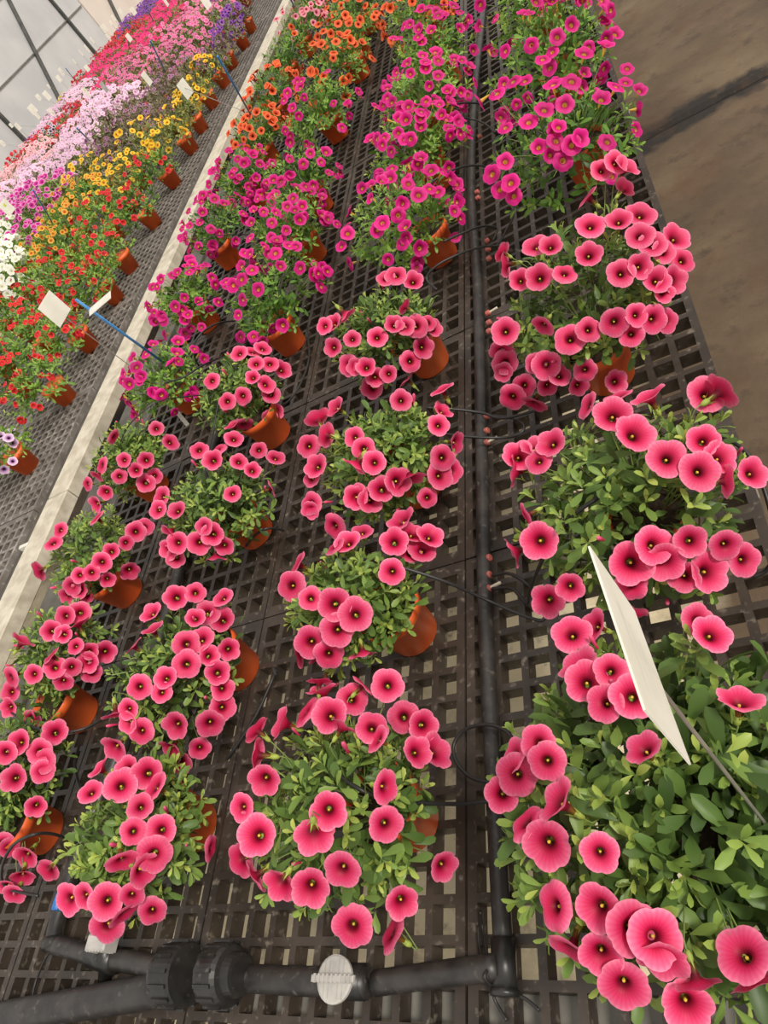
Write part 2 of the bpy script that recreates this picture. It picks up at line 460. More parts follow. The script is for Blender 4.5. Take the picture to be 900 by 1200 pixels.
# ------------------------------------------------------------------ benches: moulded lattice trays in an aluminium frame
def lattice_mesh(name, w, l, nx, ny, bar, mx, my, depth, mat):
    def cuts(total, n, mar):
        hole = (total - 2 * mar - (n - 1) * bar) / n
        c = [0, mar]
        for k in range(n):
            c.append(c[-1] + hole)
            c.append(c[-1] + (bar if k < n - 1 else mar))
        return c
    xs, ys = cuts(w, nx, mx), cuts(l, ny, my)
    nX, nY = len(xs), len(ys)
    V = [(x, y, z) for z in (0, -depth) for y in ys for x in xs]
    idx = lambda i, j, k: k * nX * nY + j * nX + i
    solid = lambda i, j: 0 <= i < nX - 1 and 0 <= j < nY - 1 and not (i % 2 == 1 and j % 2 == 1)
    Fc = []
    for j in range(nY - 1):
        for i in range(nX - 1):
            if not solid(i, j): continue
            Fc.append((idx(i, j, 0), idx(i + 1, j, 0), idx(i + 1, j + 1, 0), idx(i, j + 1, 0)))
            Fc.append((idx(i, j, 1), idx(i, j + 1, 1), idx(i + 1, j + 1, 1), idx(i + 1, j, 1)))
            if not solid(i, j - 1): Fc.append((idx(i, j, 0), idx(i, j, 1), idx(i + 1, j, 1), idx(i + 1, j, 0)))
            if not solid(i, j + 1): Fc.append((idx(i + 1, j + 1, 0), idx(i + 1, j + 1, 1), idx(i, j + 1, 1), idx(i, j + 1, 0)))
            if not solid(i - 1, j): Fc.append((idx(i, j + 1, 0), idx(i, j + 1, 1), idx(i, j, 1), idx(i, j, 0)))
            if not solid(i + 1, j): Fc.append((idx(i + 1, j, 0), idx(i + 1, j, 1), idx(i + 1, j + 1, 1), idx(i + 1, j + 1, 0)))
    return mesh(name, V, Fc, mat)

TW, TL = .514, .7095
tray_a = lattice_mesh('tray', TW - .004, TL - .003, 10, 13, .0125, .0155, .0255, .031, M_TRAY)
tray_l = lattice_mesh('tray', TW - .004, 2 * TL - .003, 10, 27, .0125, .0155, .0255, .031, M_TRAY)
tray_nl = lattice_mesh('tray', .30, 2 * TL - .003, 6, 27, .0125, .0155, .0255, .031, M_TRAY)
tray_n = lattice_mesh('tray', .30, TL - .003, 6, 13, .0125, .0155, .0255, .031, M_TRAY)
tray_b = lattice_mesh('tray', TW - .004, TL - .003, 10, 13, .0125, .0155, .0255, .031, M_TRAY2)

def bench(label, x_right, ncols, y0, nrows, tmesh, rails, narrow=None, beams=True, long=None):
    """x_right: right edge of the first tray column; rails: list of (x0, x1, z0, z1, material, part name)"""
    root = empty('greenhouse_bench', (x_right, y0, 0), label, 'bench', 'long greenhouse benches')
    Y1 = nrows * TL
    w = ncols * TW + (.302 if narrow else 0)
    for r in range(nrows):
        if long and r == 0:
            for c in range(ncols):
                link('tray', long[0], root, (-(c + 1) * TW + .002, 0, ZB))
            link('tray', long[1], root, (-ncols * TW - .302, 0, ZB))
        for c in range(ncols):
            if long and r < 2: break
            o = link('tray', tmesh, root, (-(c + 1) * TW + .002, r * TL, ZB + rnd.uniform(-.0015, .0015)))
        if narrow and not (long and r < 2):
            link('tray', narrow, root, (-ncols * TW - .302, r * TL, ZB))
        if beams:
            MB().box(-w, 0, r * TL - .02, r * TL + .02, ZB - .085, ZB - .0335, .003).build('cross_beam', M_STEEL, root)
    for k in range(0, nrows + 1, 3):
        for xx in (-.35, -w + .25):
            MB().box(xx - .02, xx + .02, k * TL - .02 + .05, k * TL + .02 + .05, 0, ZB - .0335, .003).build('leg', M_STEEL, root)
    for x0, x1, z0, z1, mt, nm in rails:
        MB().box(x0 - x_right, x1 - x_right, 0, Y1, ZB + z0, ZB + z1, .003).build(nm, mt, root)
    return root

bench_a = bench('dark lattice-topped greenhouse bench in the foreground with black irrigation pipes', -.012, 3, .776 - 2 * TL, 12, tray_a,
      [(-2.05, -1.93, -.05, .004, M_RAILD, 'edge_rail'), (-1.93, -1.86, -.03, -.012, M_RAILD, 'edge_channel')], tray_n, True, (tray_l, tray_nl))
bench_b = bench('second greenhouse bench, grey lattice top with sunlit pale metal edge rail', -2.42, 3, .9, 12, tray_b,
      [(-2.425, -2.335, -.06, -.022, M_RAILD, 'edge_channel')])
for a, b_ in ((.9, 1.62), (1.625, 4.7), (4.705, 9.4)):
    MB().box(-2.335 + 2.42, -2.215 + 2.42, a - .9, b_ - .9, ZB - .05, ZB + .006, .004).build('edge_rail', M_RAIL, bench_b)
for px, py in ((30, 640), (176, 362)):
    p = at(px, py, .0)
    MB().box(-.03, .02, -.008, .008, -.012, .008, .002).build('rail_clip', M_CARD, bench_b, p - np.array([-2.42, .9, 0]))
bench_c = bench('third greenhouse bench behind the second, hidden under its flowers', -4.35, 3, 3.6, 17, tray_b,
      [(-4.34, -4.17, -.05, .006, M_RAIL, 'edge_rail')])
bench_d = bench('farthest greenhouse bench below the pale sheet wall, covered in flowers', -6.28, 3, 6.4, 18, tray_b,
      [(-6.27, -6.10, -.05, .006, M_RAIL, 'edge_rail')])

# ------------------------------------------------------------------ plants
LT_NEAR = (np.array([(0, 0, 0), (.3, .085, .03), (.3, 0, 0), (.3, -.085, .03), (.64, .175, .02), (.64, 0, -.035), (.64, -.175, .02),
                     (.9, .135, -.06), (.9, 0, -.1), (.9, -.135, -.06), (1, 0, -.14)]),
           np.array([(0, 2, 1), (0, 3, 2), (1, 2, 5), (1, 5, 4), (2, 3, 6), (2, 6, 5), (4, 5, 8), (4, 8, 7), (5, 6, 9), (5, 9, 8), (7, 8, 10), (8, 9, 10)]))
LT_MID = (np.array([(0, 0, 0), (.5, .16, .02), (.5, 0, -.02), (.5, -.16, .02), (.8, .14, -.04), (.8, -.14, -.04), (1, 0, -.12)]),
          np.array([(0, 2, 1), (0, 3, 2), (1, 2, 4), (2, 3, 5), (2, 5, 4), (4, 5, 6)]))

def unit(a): return a / (np.linalg.norm(a, axis=-1, keepdims=True) + 1e-12)

def frames(ax, nz):
    x = unit(ax); y = unit(np.cross(nz, x)); z = np.cross(x, y)
    return np.stack([x, y, z], axis=-1)          # (n,3,3), columns are axes

def rand_dirs(n, zmin, bias=None):
    out = []
    while len(out) < n:
        d = unit(rg.normal(size=3))
        if d[2] < zmin: continue
        if bias is not None and rg.random() > .5 + .5 * (d @ bias): continue
        out.append(d)
    return np.array(out)

def leaves(R, Rz, shoots, per, inner, size):
    """positions, frames, lengths and tints of the leaves of a mound centred on the origin"""
    D = rand_dirs(shoots, -.45)
    rad = rg.uniform(.62, 1.02, (shoots, 1))
    P = D * np.array([R, R, Rz]) * rad
    A = unit(D * .8 + np.array([.12, -.1, .55]) + rg.normal(size=(shoots, 3)) * .22)
    k = np.arange(per)
    n = shoots * per
    ph = (rg.uniform(0, 6.28, (shoots, 1)) + k * 2.4).ravel()
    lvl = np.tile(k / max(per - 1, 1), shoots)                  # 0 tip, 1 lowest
    A2 = np.repeat(A, per, axis=0)
    B = unit(np.cross(A2, rg.normal(size=(n, 3))))
    B = unit(np.cross(A2, np.repeat(unit(np.cross(A, np.array([.3, .9, .1]))), per, axis=0)))
    Cc = np.cross(A2, B)
    rdl = B * np.cos(ph)[:, None] + Cc * np.sin(ph)[:, None]
    el = np.radians(18 + 62 * lvl + rg.normal(size=n) * 9)
    ax = A2 * np.cos(el)[:, None] + rdl * np.sin(el)[:, None]
    nz = A2 * np.sin(el)[:, None] - rdl * np.cos(el)[:, None]
    pos = np.repeat(P, per, axis=0) - A2 * (lvl * size * .75)[:, None]
    ln = size * (.42 + .62 * lvl) * rg.uniform(.8, 1.15, n)
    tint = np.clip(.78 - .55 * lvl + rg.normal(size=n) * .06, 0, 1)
    if inner:
        d = rand_dirs(inner, -.6)
        ip = d * np.array([R, R, Rz]) * rg.uniform(.3, .8, (inner, 1))
        iax = unit(d + rg.normal(size=(inner, 3)) * .6)
        inz = unit(d * .6 + np.array([0, 0, .6]) + rg.normal(size=(inner, 3)) * .3)
        pos = np.vstack([pos, ip]); ax = np.vstack([ax, iax]); nz = np.vstack([nz, inz])
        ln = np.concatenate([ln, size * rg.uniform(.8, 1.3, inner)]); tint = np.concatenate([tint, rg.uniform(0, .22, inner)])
    return pos, frames(ax, nz), ln, tint

def join(tmpl, pos, Fr, s, extra=None):
    V, T = tmpl
    n = len(pos)
    W = np.einsum('nij,vj->nvi', Fr, V) * s[:, None, None] + pos[:, None, :]
    TT = (T[None] + (np.arange(n) * len(V))[:, None, None]).reshape(-1, 3)
    return W.reshape(-1, 3), TT

def stems(pos, n, R):
    """thin stems from the pot's mouth to some of the leaf whorls"""
    mb = MB()
    for i in rg.choice(len(pos), min(n, len(pos)), replace=False):
        p = pos[i]
        mb.tube([(.2 * p[0], .2 * p[1], -.05), (.6 * p[0], .6 * p[1], p[2] * .6 + .0), tuple(p)], .0013, 4, 3)
    return mb

def flower_template(n, prof, lobes=.05, ruffle=.05, seed=0):
    r_ = random.Random(seed); ph = r_.uniform(0, 6.28)
    V, rad, ang, T = [], [], [], []
    for k, (r, z, q) in enumerate(prof):
        for i in range(n + 1):
            a = 2 * math.pi * i / n
            w = max(0, q - .3) / .7
            rr = r * (1 + lobes * 2 * w * (abs(math.cos(2.5 * a)) ** .45 - .85) + .025 * w * math.cos(3 * a + ph))
            zz = z + ruffle * w * w * (math.sin(5 * a + 1.2) + .7 * math.sin(2 * a + ph))
            V.append((rr * math.cos(a), rr * math.sin(a), zz)); rad.append(q); ang.append(a)
    for k in range(len(prof) - 1):
        for i in range(n):
            a, b = k * (n + 1) + i, k * (n + 1) + i + 1
            c, d = a + n + 1, b + n + 1
            T += [(a, b, d), (a, d, c)]
    return np.array(V), np.array(T), np.array(rad), np.array(ang)

PROF_A = [(.05, -1.15, 0), (.11, -.85, 0), (.15, -.5, .04), (.21, -.22, .16), (.42, -.06, .42), (.74, .03, .74), (1, -.01, 1)]
PROF_B = [(.05, -1.15, 0), (.11, -.85, 0), (.15, -.55, .04), (.22, -.32, .16), (.44, -.12, .42), (.74, .05, .74), (.98, .09, 1)]
PROF_C = [(.05, -1.1, 0), (.11, -.8, 0), (.15, -.45, .04), (.22, -.16, .16), (.42, -.0, .42), (.74, .0, .74), (.98, -.13, 1)]
PROF_F = [(.10, -.35, 0), (.22, -.12, .16), (.55, .0, .5), (1, .02, 1)]
FT = [flower_template(30, PROF_A, .05, .045, 1), flower_template(30, PROF_B, .06, .06, 2), flower_template(30, PROF_C, .05, .055, 3), flower_template(30, PROF_B, .07, .085, 4)]
FTF = flower_template(6, PROF_F, .03, .03, 5)

_fm = {}
def flower_mesh(var, k):
    if (var, k) not in _fm:
        V, T, ra, an = FT[k]
        _fm[var, k] = tri_mesh('flower', V, T, PET[var], {'rad': ra, 'ang': an})
    return _fm[var, k]

cal = MB().lathe([(.03, -1.32), (.12, -1.22), (.17, -1.05), (.14, -.86), (.10, -.80)], 8)
for i in range(5):
    a = i * 1.2566; c, s = math.cos(a), math.sin(a); b0 = len(cal.v)
    cal.v += [(.13 * c - .06 * s, .13 * s + .06 * c, -.98), (.13 * c + .06 * s, .13 * s - .06 * c, -.98), (.34 * c, .34 * s, -.58)]
    cal.f.append((b0, b0 + 1, b0 + 2))
CAL = mesh('calyx', cal.v, cal.f, M_CALYX, smooth=True)
EYE_M = mesh('stamen', *(lambda m: (m.v, m.f))(MB().lathe([(.02, -.6), (.045, -.42), (.075, -.3), (.05, -.24)], 7)), M_ANTHER, smooth=True)

bm_ = MB().lathe([(.001, -.012), (.0028, -.009), (.0024, -.003), (.0034, .004), (.0042, .011), (.003, .017), (.0006, .019)], 8)
BUD = mesh('bud', bm_.v, bm_.f, PET['pink'], {'rad': [.45 + .5 * (i // 8) / 6 for i in range(len(bm_.v))], 'ang': [0] * len(bm_.v)}, smooth=True)
POT_PROF = [(.0445, 0), (.0475, .004), (.0585, .082), (.0615, .083), (.0635, .105), (.0612, .1055), (.0590, .092), (.0560, .088)]
mb = MB().lathe(POT_PROF, 28, cap=False); mb.f.append(tuple(reversed(range(28))))
POT = mesh('pot', mb.v, mb.f, M_POT, smooth=True)
POT.update()
mb = MB().lathe([(.0, .095), (.03, .0955), (.0565, .091)], 20, cap=False)
SOIL = mesh('soil', mb.v, mb.f, M_SOIL, smooth=True)
mb = MB().lathe([(.0445, 0), (.0585, .082), (.0625, .083), (.0635, .105), (.056, .1), (.0, .096)], 12, cap=False); mb.f.append(tuple(reversed(range(12))))
POT_F = mesh('pot', mb.v, mb.f, M_POT, smooth=True)

LEAF_MESH = {}
def leaf_mesh(mat, t):
    key = (mat.name, t)
    if key not in LEAF_MESH:
        V, T = LT_NEAR
        W = V.copy(); W[:, 2] *= (.6 + .5 * (t % 3)); W[:, 1] *= (.9 + .12 * (t % 2))
        LEAF_MESH[key] = tri_mesh('leaf', W, T, mat, {'tint': np.full(len(V), [.02, .1, .2, .34, .52, .7][t])})
    return LEAF_MESH[key]

VIEW = unit(np.array([.48, -.50, .72]))
def rot_to(nrm, spin):
    z = unit(np.asarray(nrm, float))
    h = np.array([1.0, 0, 0]) if abs(z[0]) < .8 else np.array([0, 1.0, 0])
    x = unit(np.cross(h, z)); y = np.cross(z, x)
    c, s = math.cos(spin), math.sin(spin)
    X, Y = x * c + y * s, -x * s + y * c
    return Matrix(((X[0], Y[0], z[0]), (X[1], Y[1], z[1]), (X[2], Y[2], z[2])))

def place(o, p, rot, s):
    o.matrix_basis = Matrix.Translation([float(v) for v in p]) @ rot.to_4x4() @ Matrix.Diagonal((s, s, s, 1))

def hit_mound(px, py, c, R, Rz):
    d = ray(px, py); S = np.array([R, R, Rz])
    o, dd = (EYE - c) / S, d / S
    A, B, Q = dd @ dd, 2 * o @ dd, o @ o - 1
    disc = B * B - 4 * A * Q
    t = (-B - math.sqrt(disc)) / (2 * A) if disc > 0 else -B / (2 * A)
    p = EYE + t * d
    return p, unit((p - c) / S ** 2)

def add_flower(root, var, p, nrm, r, near):
    k = rnd.choice((0, 0, 1, 2, 3)) if near else rnd.choice((0, 1, 2))
    o = link('flower', flower_mesh(var, k), root)
    place(o, p, rot_to(nrm, rnd.uniform(0, 6.28)), r)
    if near:
        link('calyx', CAL, o); link('stamen', EYE_M, o)
    return o

def make_plant(name, label, cat, group, c, R, Rz, pot, var, px_list=None, nrand=0, fr=.0275, leafm=None, near=False,
               shoots=44, per=7, inner=120, size=.036, zlow=-.1):
    c = np.asarray(c, float)
    base = np.array([pot[0], pot[1], ZB])
    root = empty(name, base, label, cat, group)
    link('pot', POT, root); link('soil', SOIL, root)
    leafm = leafm or M_LEAF
    off = c - base
    pos, Fr, ln, tint = leaves(R, Rz, shoots, per, inner, size)
    # young shoots that fill the mouth of the pot
    nc = 100
    d2 = rand_dirs(nc, .15)
    cp = np.column_stack([d2[:, 0] * .078, d2[:, 1] * .078, rg.uniform(.105, .15, nc)]) - off
    cax = unit(d2 + np.array([0, 0, .25])); cnz = unit(np.array([0, 0, 1.0]) + rg.normal(size=(nc, 3)) * .4)
    pos = np.vstack([pos, cp]); Fr = np.concatenate([Fr, frames(cax, cnz)]); ln = np.concatenate([ln, size * rg.uniform(.8, 1.3, nc)])
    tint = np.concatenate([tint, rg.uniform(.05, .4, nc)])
    keep = (pos[:, 2] + off[2] > .055) & ~((np.hypot(pos[:, 0] + off[0], pos[:, 1] + off[1]) < .068) & (pos[:, 2] + off[2] < .105))
    blooms = []
    for f in (px_list or []):
        p, n = hit_mound(f[0], f[1], c, R * 1.03, Rz * 1.08)
        if p[2] < ZB + .03:
            p = np.array(at(f[0], f[1], .035))
        fl = f[2] if len(f) > 2 else 0
        jit = rg.normal(size=3)
        if fl == 0: nn = unit(.42 * n + .75 * VIEW + jit * .17)
        elif fl == 1: nn = unit(1.0 * n * np.array([1, 1, .2]) - .6 * VIEW * (n * np.array([1, 1, .2]) @ VIEW) + jit * .22)
        else: nn = unit(np.array([-.25, .25, .9]) + jit * .18)
        blooms.append((p, nn, fr * rnd.uniform(.82, 1.18)))
    if nrand:
        for d in rand_dirs(nrand, -.5, unit(np.array([.35, -.5, .55]))):
            p = c + d * np.array([R, R, Rz]) * rnd.uniform(.98, 1.12)
            p[2] = max(p[2], ZB + .04)
            blooms.append((p, unit(.6 * d + .55 * VIEW + rg.normal(size=3) * .28), fr * rnd.uniform(.8, 1.12)))
    pos, Fr, ln, tint = pos[keep], Fr[keep], ln[keep], tint[keep]
    pos = pos + off
    ok = np.ones(len(pos), bool)
    for p, nn, rr in blooms:
        for t_ in (.45, 1.0):
            q = pos + Fr[:, :, 0] * (ln * t_)[:, None] - (p - base)
            h = q @ nn
            ok &= ~((np.linalg.norm(q - h[:, None] * nn, axis=1) < rr * .95) & (h > -rr * .35) & (h < rr * 2.2))
    pos, Fr, ln, tint = pos[ok], Fr[ok], ln[ok], tint[ok]
    sel = np.zeros(len(pos), bool)
    if near:
        dist = np.linalg.norm(pos + base - EYE, axis=1)
        score = dist - ln * 2 + np.where(tint < .2, .25, 0)
        sel[np.argsort(score)[:300]] = True
        for i in np.where(sel)[0]:
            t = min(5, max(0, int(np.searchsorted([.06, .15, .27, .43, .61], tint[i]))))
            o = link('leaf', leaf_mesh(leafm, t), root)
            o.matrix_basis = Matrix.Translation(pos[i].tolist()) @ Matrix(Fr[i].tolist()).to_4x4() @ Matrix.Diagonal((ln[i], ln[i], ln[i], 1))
    r_ = ~sel
    if r_.any():
        tm = LT_NEAR if near else LT_MID
        W, T = join(tm, pos[r_], Fr[r_], ln[r_])
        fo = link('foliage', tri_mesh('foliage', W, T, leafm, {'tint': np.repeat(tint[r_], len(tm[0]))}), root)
        fo['kind'] = 'stuff'
    sm = MB()
    for i in rg.choice(len(pos), min(26 if near else 12, len(pos)), replace=False):
        p = pos[i]; q = np.array([.3 * p[0], .3 * p[1], .096])
        mid = (p + q) / 2 + np.array([0, 0, .015])
        sm.tube([tuple(q), tuple(mid), tuple(p)], .0014, 4, 3)
    o = sm.build('stems', M_STEM, root); o['kind'] = 'stuff'
    sk = MB()
    for p, nn, rr in blooms:
        add_flower(root, var, p - base, nn, rr, near)
        a = p - base - nn * rr * 1.15
        e = off * np.array([1, 1, .85]) + (a - off) * np.array([.45, .45, .4])
        sk.tube([tuple(a), tuple(a - nn * rr * .5), tuple((a + e) / 2 + np.array([0, 0, .006])), tuple(e)], .0009, 4, 2)
    if blooms:
        o = sk.build('flower_stalks', M_STEM, root); o['kind'] = 'stuff'
    if near:
        for d in rand_dirs(4, -.1):
            o = link('bud', BUD, root)
            place(o, c + d * np.array([R, R, Rz]) * .97 - base, rot_to(unit(d + np.array([0, 0, .9])), rnd.uniform(0, 6)), rnd.uniform(.6, .95))
    return root

ORD = ['first', 'second', 'third', 'fourth', 'fifth', 'sixth', 'seventh', 'eighth', 'ninth', 'tenth', 'eleventh', 'twelfth', 'thirteenth',
       'fourteenth', 'fifteenth', 'sixteenth', 'seventeenth', 'eighteenth', 'nineteenth', 'twentieth', 'twenty-first', 'twenty-second',
       'twenty-third', 'twenty-fourth', 'twenty-fifth', 'twenty-sixth', 'twenty-seventh', 'twenty-eighth', 'twenty-ninth', 'thirtieth']
FL = {
 'c4_0': [(602,885,1),(605,908),(588,931),(616,963,1),(630,869,1),(641,892),(652,938,2),(754,877,2),(641,989),(703,999),(702,1064),(741,1088),(768,1099),(704,1118),(777,1124),(731,1155),(649,1062,1),(669,1114,1),(805,1177),(818,1153,1),(871,1118,2),(886,1151,1),(696,733,2),(670,743),(716,786),(687,799),(709,824),(741,816),(678,778,1),(818,727),(834,743),(867,820,1),(739,719,1)],
 'c4_1': [(718,486),(744,508),(782,537),(824,516),(844,536),(820,552),(882,554),(828,462),(846,458,1),(852,564,1),(646,519),(626,524),(608,534),(631,540),(602,552,1),(616,605,1),(632,634),(602,648,1),(766,639),(809,634),(850,639),(872,656),(740,660),(780,658),(830,670),(802,676),(740,686),(668,688),(642,704),(724,464,2),(688,475,2),(760,464,2)],
 'c4_2': [(705,199),(722,190),(735,195),(732,220,1),(688,231,2),(751,251),(725,258),(692,264),(750,276),(765,286),(778,295),(800,305),(792,278),(628,288),(645,288),(690,298),(728,320),(750,312),(770,328),(790,328),(778,342),(610,328),(632,325),(662,320),(588,295,1),(592,310,1),(690,386),(668,397),(720,378),(746,369),(766,374),(782,376),(592,388),(588,412),(592,424),(590,436),(628,426),(640,428),(656,440),(686,434),(678,452),(642,452),(614,452),(600,466),(722,447),(636,382,1),(626,474,1),(740,392)],
 'c4_3': [(636,69),(601,95),(615,94),(582,109),(648,98),(735,80),(750,105),(748,128,1),(722,101),(705,115),(662,122),(638,128),(655,148),(631,172),(652,165),(680,162),(645,182),(660,188),(712,166),(670,170),(592,149),(592,189),(576,204),(598,214),(602,230),(586,222),(562,120,1),(685,62),(710,52),(670,95)],
 'c3_0': [(300,855,1),(329,847,2),(300,885,1),(310,914),(283,946),(301,979),(282,1008,1),(298,1028,1),(328,1036,1),(364,1040),(401,1019),(385,950),(368,978,1),(452,966),(452,922,1),(489,881),(510,880),(473,840),(496,850),(436,852),(442,866,2),(413,819),(386,838),(426,802,1),(454,803),(402,850,1),(358,834,2),(520,1015),(471,1057),(413,1086),(458,1094,2),(378,808,1),(374,798,1)],
 'c3_1': [(407,635),(462,635),(481,647),(470,609,2),(483,625),(504,628),(495,644),(459,670),(348,661,2),(364,701,1),(392,708),(416,720),(395,738),(364,753),(385,767),(426,767,1),(392,640,2),(424,623),(341,686),(350,767,1),(379,801,1)],
 'c3_2': [(393,477,2),(470,469),(519,481),(514,498),(535,519),(519,536),(516,557),(530,552),(501,583),(466,564),(447,573),(417,582),(434,586),(438,542),(426,526),(415,512),(361,522),(365,560),(382,510,1),(372,490,1),(518,456,2),(364,590),(416,546,1),(482,562,1),(370,546),(391,617),(417,583),(364,598)],
 'c3_3': [(390,379),(413,397),(390,407),(442,395),(462,380),(475,382),(488,382),(502,378),(508,384),(496,407),(481,423),(474,359,2),(455,438),(416,430),(429,430),(440,442),(406,370,1),(436,454),(476,444,2),(380,382),(408,428),(484,329),(464,322),(452,326)],
 'c2_0': [(148,900),(172,906),(181,922,2),(141,920),(164,945),(156,974),(188,973),(180,1001),(143,1010,1),(124,1056),(125,1085),(178,1068),(98,1050),(80,1054),(56,1020,1),(106,928,1),(116,900,2),(154,1050),(146,1072,1),(248,994,1),(168,1020,1)],
 'c2_1': [(134,877),(165,857),(206,850),(246,848),(234,877),(210,894),(200,878,1),(150,846),(229,694),(261,700,2),(206,700),(177,718),(179,737,2),(229,724),(260,726),(243,718),(235,749),(218,755),(245,768),(268,761),(255,788),(261,807),(218,778),(194,794),(189,811),(163,805),(156,757,2),(150,831),(136,838,1),(261,829)],
 'c2_2': [(189,582),(185,597),(207,598),(272,578),(239,617),(263,640),(253,654,1),(233,636),(208,636),(198,644),(206,654),(198,624,1),(249,626),(249,539),(233,527),(280,541),(296,551),(323,536),(274,514),(319,572,1),(255,527),(303,527)],
 'c2_3': [(280,414),(296,412),(296,442),(300,426),(316,426),(331,433),(312,450),(318,462),(284,464),(266,470),(274,514),(286,498,1),(272,498,2),(316,490),(324,482),(314,498),(248,446),(308,408)],
 'c1_0': [(64,858),(46,880),(50,892),(50,904),(16,912),(22,870),(6,882),(42,945),(10,994),(30,1004),(26,1028),(8,1040),(16,1048),(4,988)],
 'c1_1': [(88,757),(105,763),(123,764),(103,776),(84,782),(64,782),(74,799),(60,768,2),(39,790),(107,788),(12,811),(12,794),(74,743),(60,739),(76,722),(91,731,2),(10,829),(93,718),(27,751,1),(37,842)],
 'c1_2': [(93,674),(84,687),(107,671),(119,659),(130,646),(152,669),(142,694),(126,679),(93,691),(78,698),(101,698),(45,669,1),(70,621),(62,636,1),(148,636),(159,623),(169,617),(113,607,2)],
 'c1_3': [(145,539),(119,545),(140,558),(171,539),(159,551),(181,558),(171,566),(102,567),(124,577),(112,591),(114,558,1),(200,518),(134,512,1),(183,502)],
}

ROWS = {'c4': ('the aisle-side row', 'aisle-side row of petunias on the front bench'),
        'c3': ('the row just left of the black pipe', 'petunia row left of the black pipe'),
        'c2': ('the second row left of the black pipe', 'second petunia row left of the black pipe'),
        'c1': ('the row beside the bench gap', 'petunia row beside the gap between benches')}
WHAT = {'pink': 'coral-pink petunia', 'magenta': 'magenta petunia', 'orange': 'orange petunia', 'lightpink': 'light pink petunia'}
# row: (canopy pixel, canopy radius, variety, pot pixel or None, flowers at random, leaf length)
FRONT = {
 'c4': [((785, 935), .185, 'pink', (875, 985), 0, .046), ((742, 592), .155, 'pink', None, 0, .044), ((690, 350), .165, 'pink', (726, 424), 0, .042),
        ((658, 180), .16, 'magenta', (702, 184), 8, .04), ((645, 70), .16, 'magenta', None, 45, .04), ((628, 5), .16, 'magenta', None, 45, .04)],
 'c3': [((402, 955), .135, 'pink', (484, 965), 0, .042), ((415, 705), .115, 'pink', (487, 735), 0, .038), ((450, 540), .13, 'pink', None, 0, .04),
        ((450, 395), .12, 'pink', (508, 412), 0, .038), ((472, 262), .15, 'magenta', (520, 285), 48, .036), ((488, 180), .14, 'magenta', None, 45, .036),
        ((498, 118), .14, 'magenta', None, 43, .036), ((506, 62), .14, 'magenta', None, 40, .036), ((492, 14), .15, 'orange', None, 40, .036), ],
 'c2': [((165, 985), .125, 'pink', (222, 972), 0, .04), ((205, 800), .13, 'pink', (277, 782), 0, .038), ((255, 600), .135, 'pink', (297, 617), 0, .038),
        ((278, 465), .12, 'pink', (321, 500), 0, .036), ((325, 345), .145, 'magenta', (341, 393), 35, .036), ((340, 272), .14, 'magenta', None, 35, .036),
        ((352, 215), .14, 'magenta', None, 32, .036), ((375, 132), .16, 'magenta', None, 24, .036), ((390, 88), .16, 'orange', (424, 78), 35, .036),
        ((408, 42), .16, 'orange', None, 35, .036), ((420, 8), .16, 'orange', None, 35, .036)],
 'c1': [((15, 905), .13, 'pink', (42, 978), 0, .038), ((68, 765), .135, 'pink', (87, 836), 0, .036), ((105, 650), .135, 'pink', (143, 690), 0, .036),
        ((150, 540), .135, 'pink', (178, 566), 0, .036), ((190, 448), .135, 'magenta', None, 32, .034), ((215, 355), .145, 'magenta', None, 43, .034),
        ((250, 268), .145, 'magenta', (270, 297), 45, .034), ((282, 212), .145, 'magenta', None, 45, .034), ((300, 160), .145, 'orange', (319, 181), 43, .034),
        ((315, 113), .145, 'orange', (335, 132), 37, .034), ((333, 68), .15, 'orange', (348, 85), 5, .034), ((352, 32), .16, 'lightpink', (364, 52), 35, .034),
        ((368, 4), .16, 'lightpink', None, 35, .034)],
}
for col, lst in FRONT.items():
    row, grp = ROWS[col]
    for i, (cpx, R, var, ppx, nr, ls) in enumerate(lst):
        zc = .155 if col == 'c4' and i == 0 else .14
        c = at(cpx[0], cpx[1], zc)
        if ppx: pot = at(ppx[0], ppx[1], .05) + np.array([-.030, .018, 0])
        else: pot = c + np.array([.01, .015, 0])
        pl_ = FL.get('%s_%d' % (col, i))
        near = bool(pl_) and var == 'pink'
        extra = ' under a tall white card' if (col, i) == ('c4', 0) else ''
        lab = '%s%s, %s from front in %s' % (WHAT[var], extra, ORD[i], row)
        Rf = R * (1.12 if var == 'pink' else 1.2) * (.9 if col == 'c1' else 1)
        if col == 'c1': c = c + np.array([.02, 0, 0])
        make_plant('potted_petunia', lab, 'potted plant', grp, c, Rf, Rf * .78 if not (col == 'c4' and i == 0) else .13, pot, var, pl_, nr,
                   .0225 if (col, i) == ('c4', 0) else {'pink': .0252, 'magenta': .0205, 'orange': .021, 'lightpink': .021}[var],
                   {'pink': M_LEAF, 'magenta': M_LEAFP, 'orange': M_LEAFP, 'lightpink': M_LEAFP}[var], near,
                   shoots=(230 if i == 0 and col == 'c4' else 105) if near else 80, per=7, inner=(520 if i == 0 and col == 'c4' else 260) if near else 170, size=ls * ((.95 if col == 'c4' and i == 0 else .84) if near else .88))

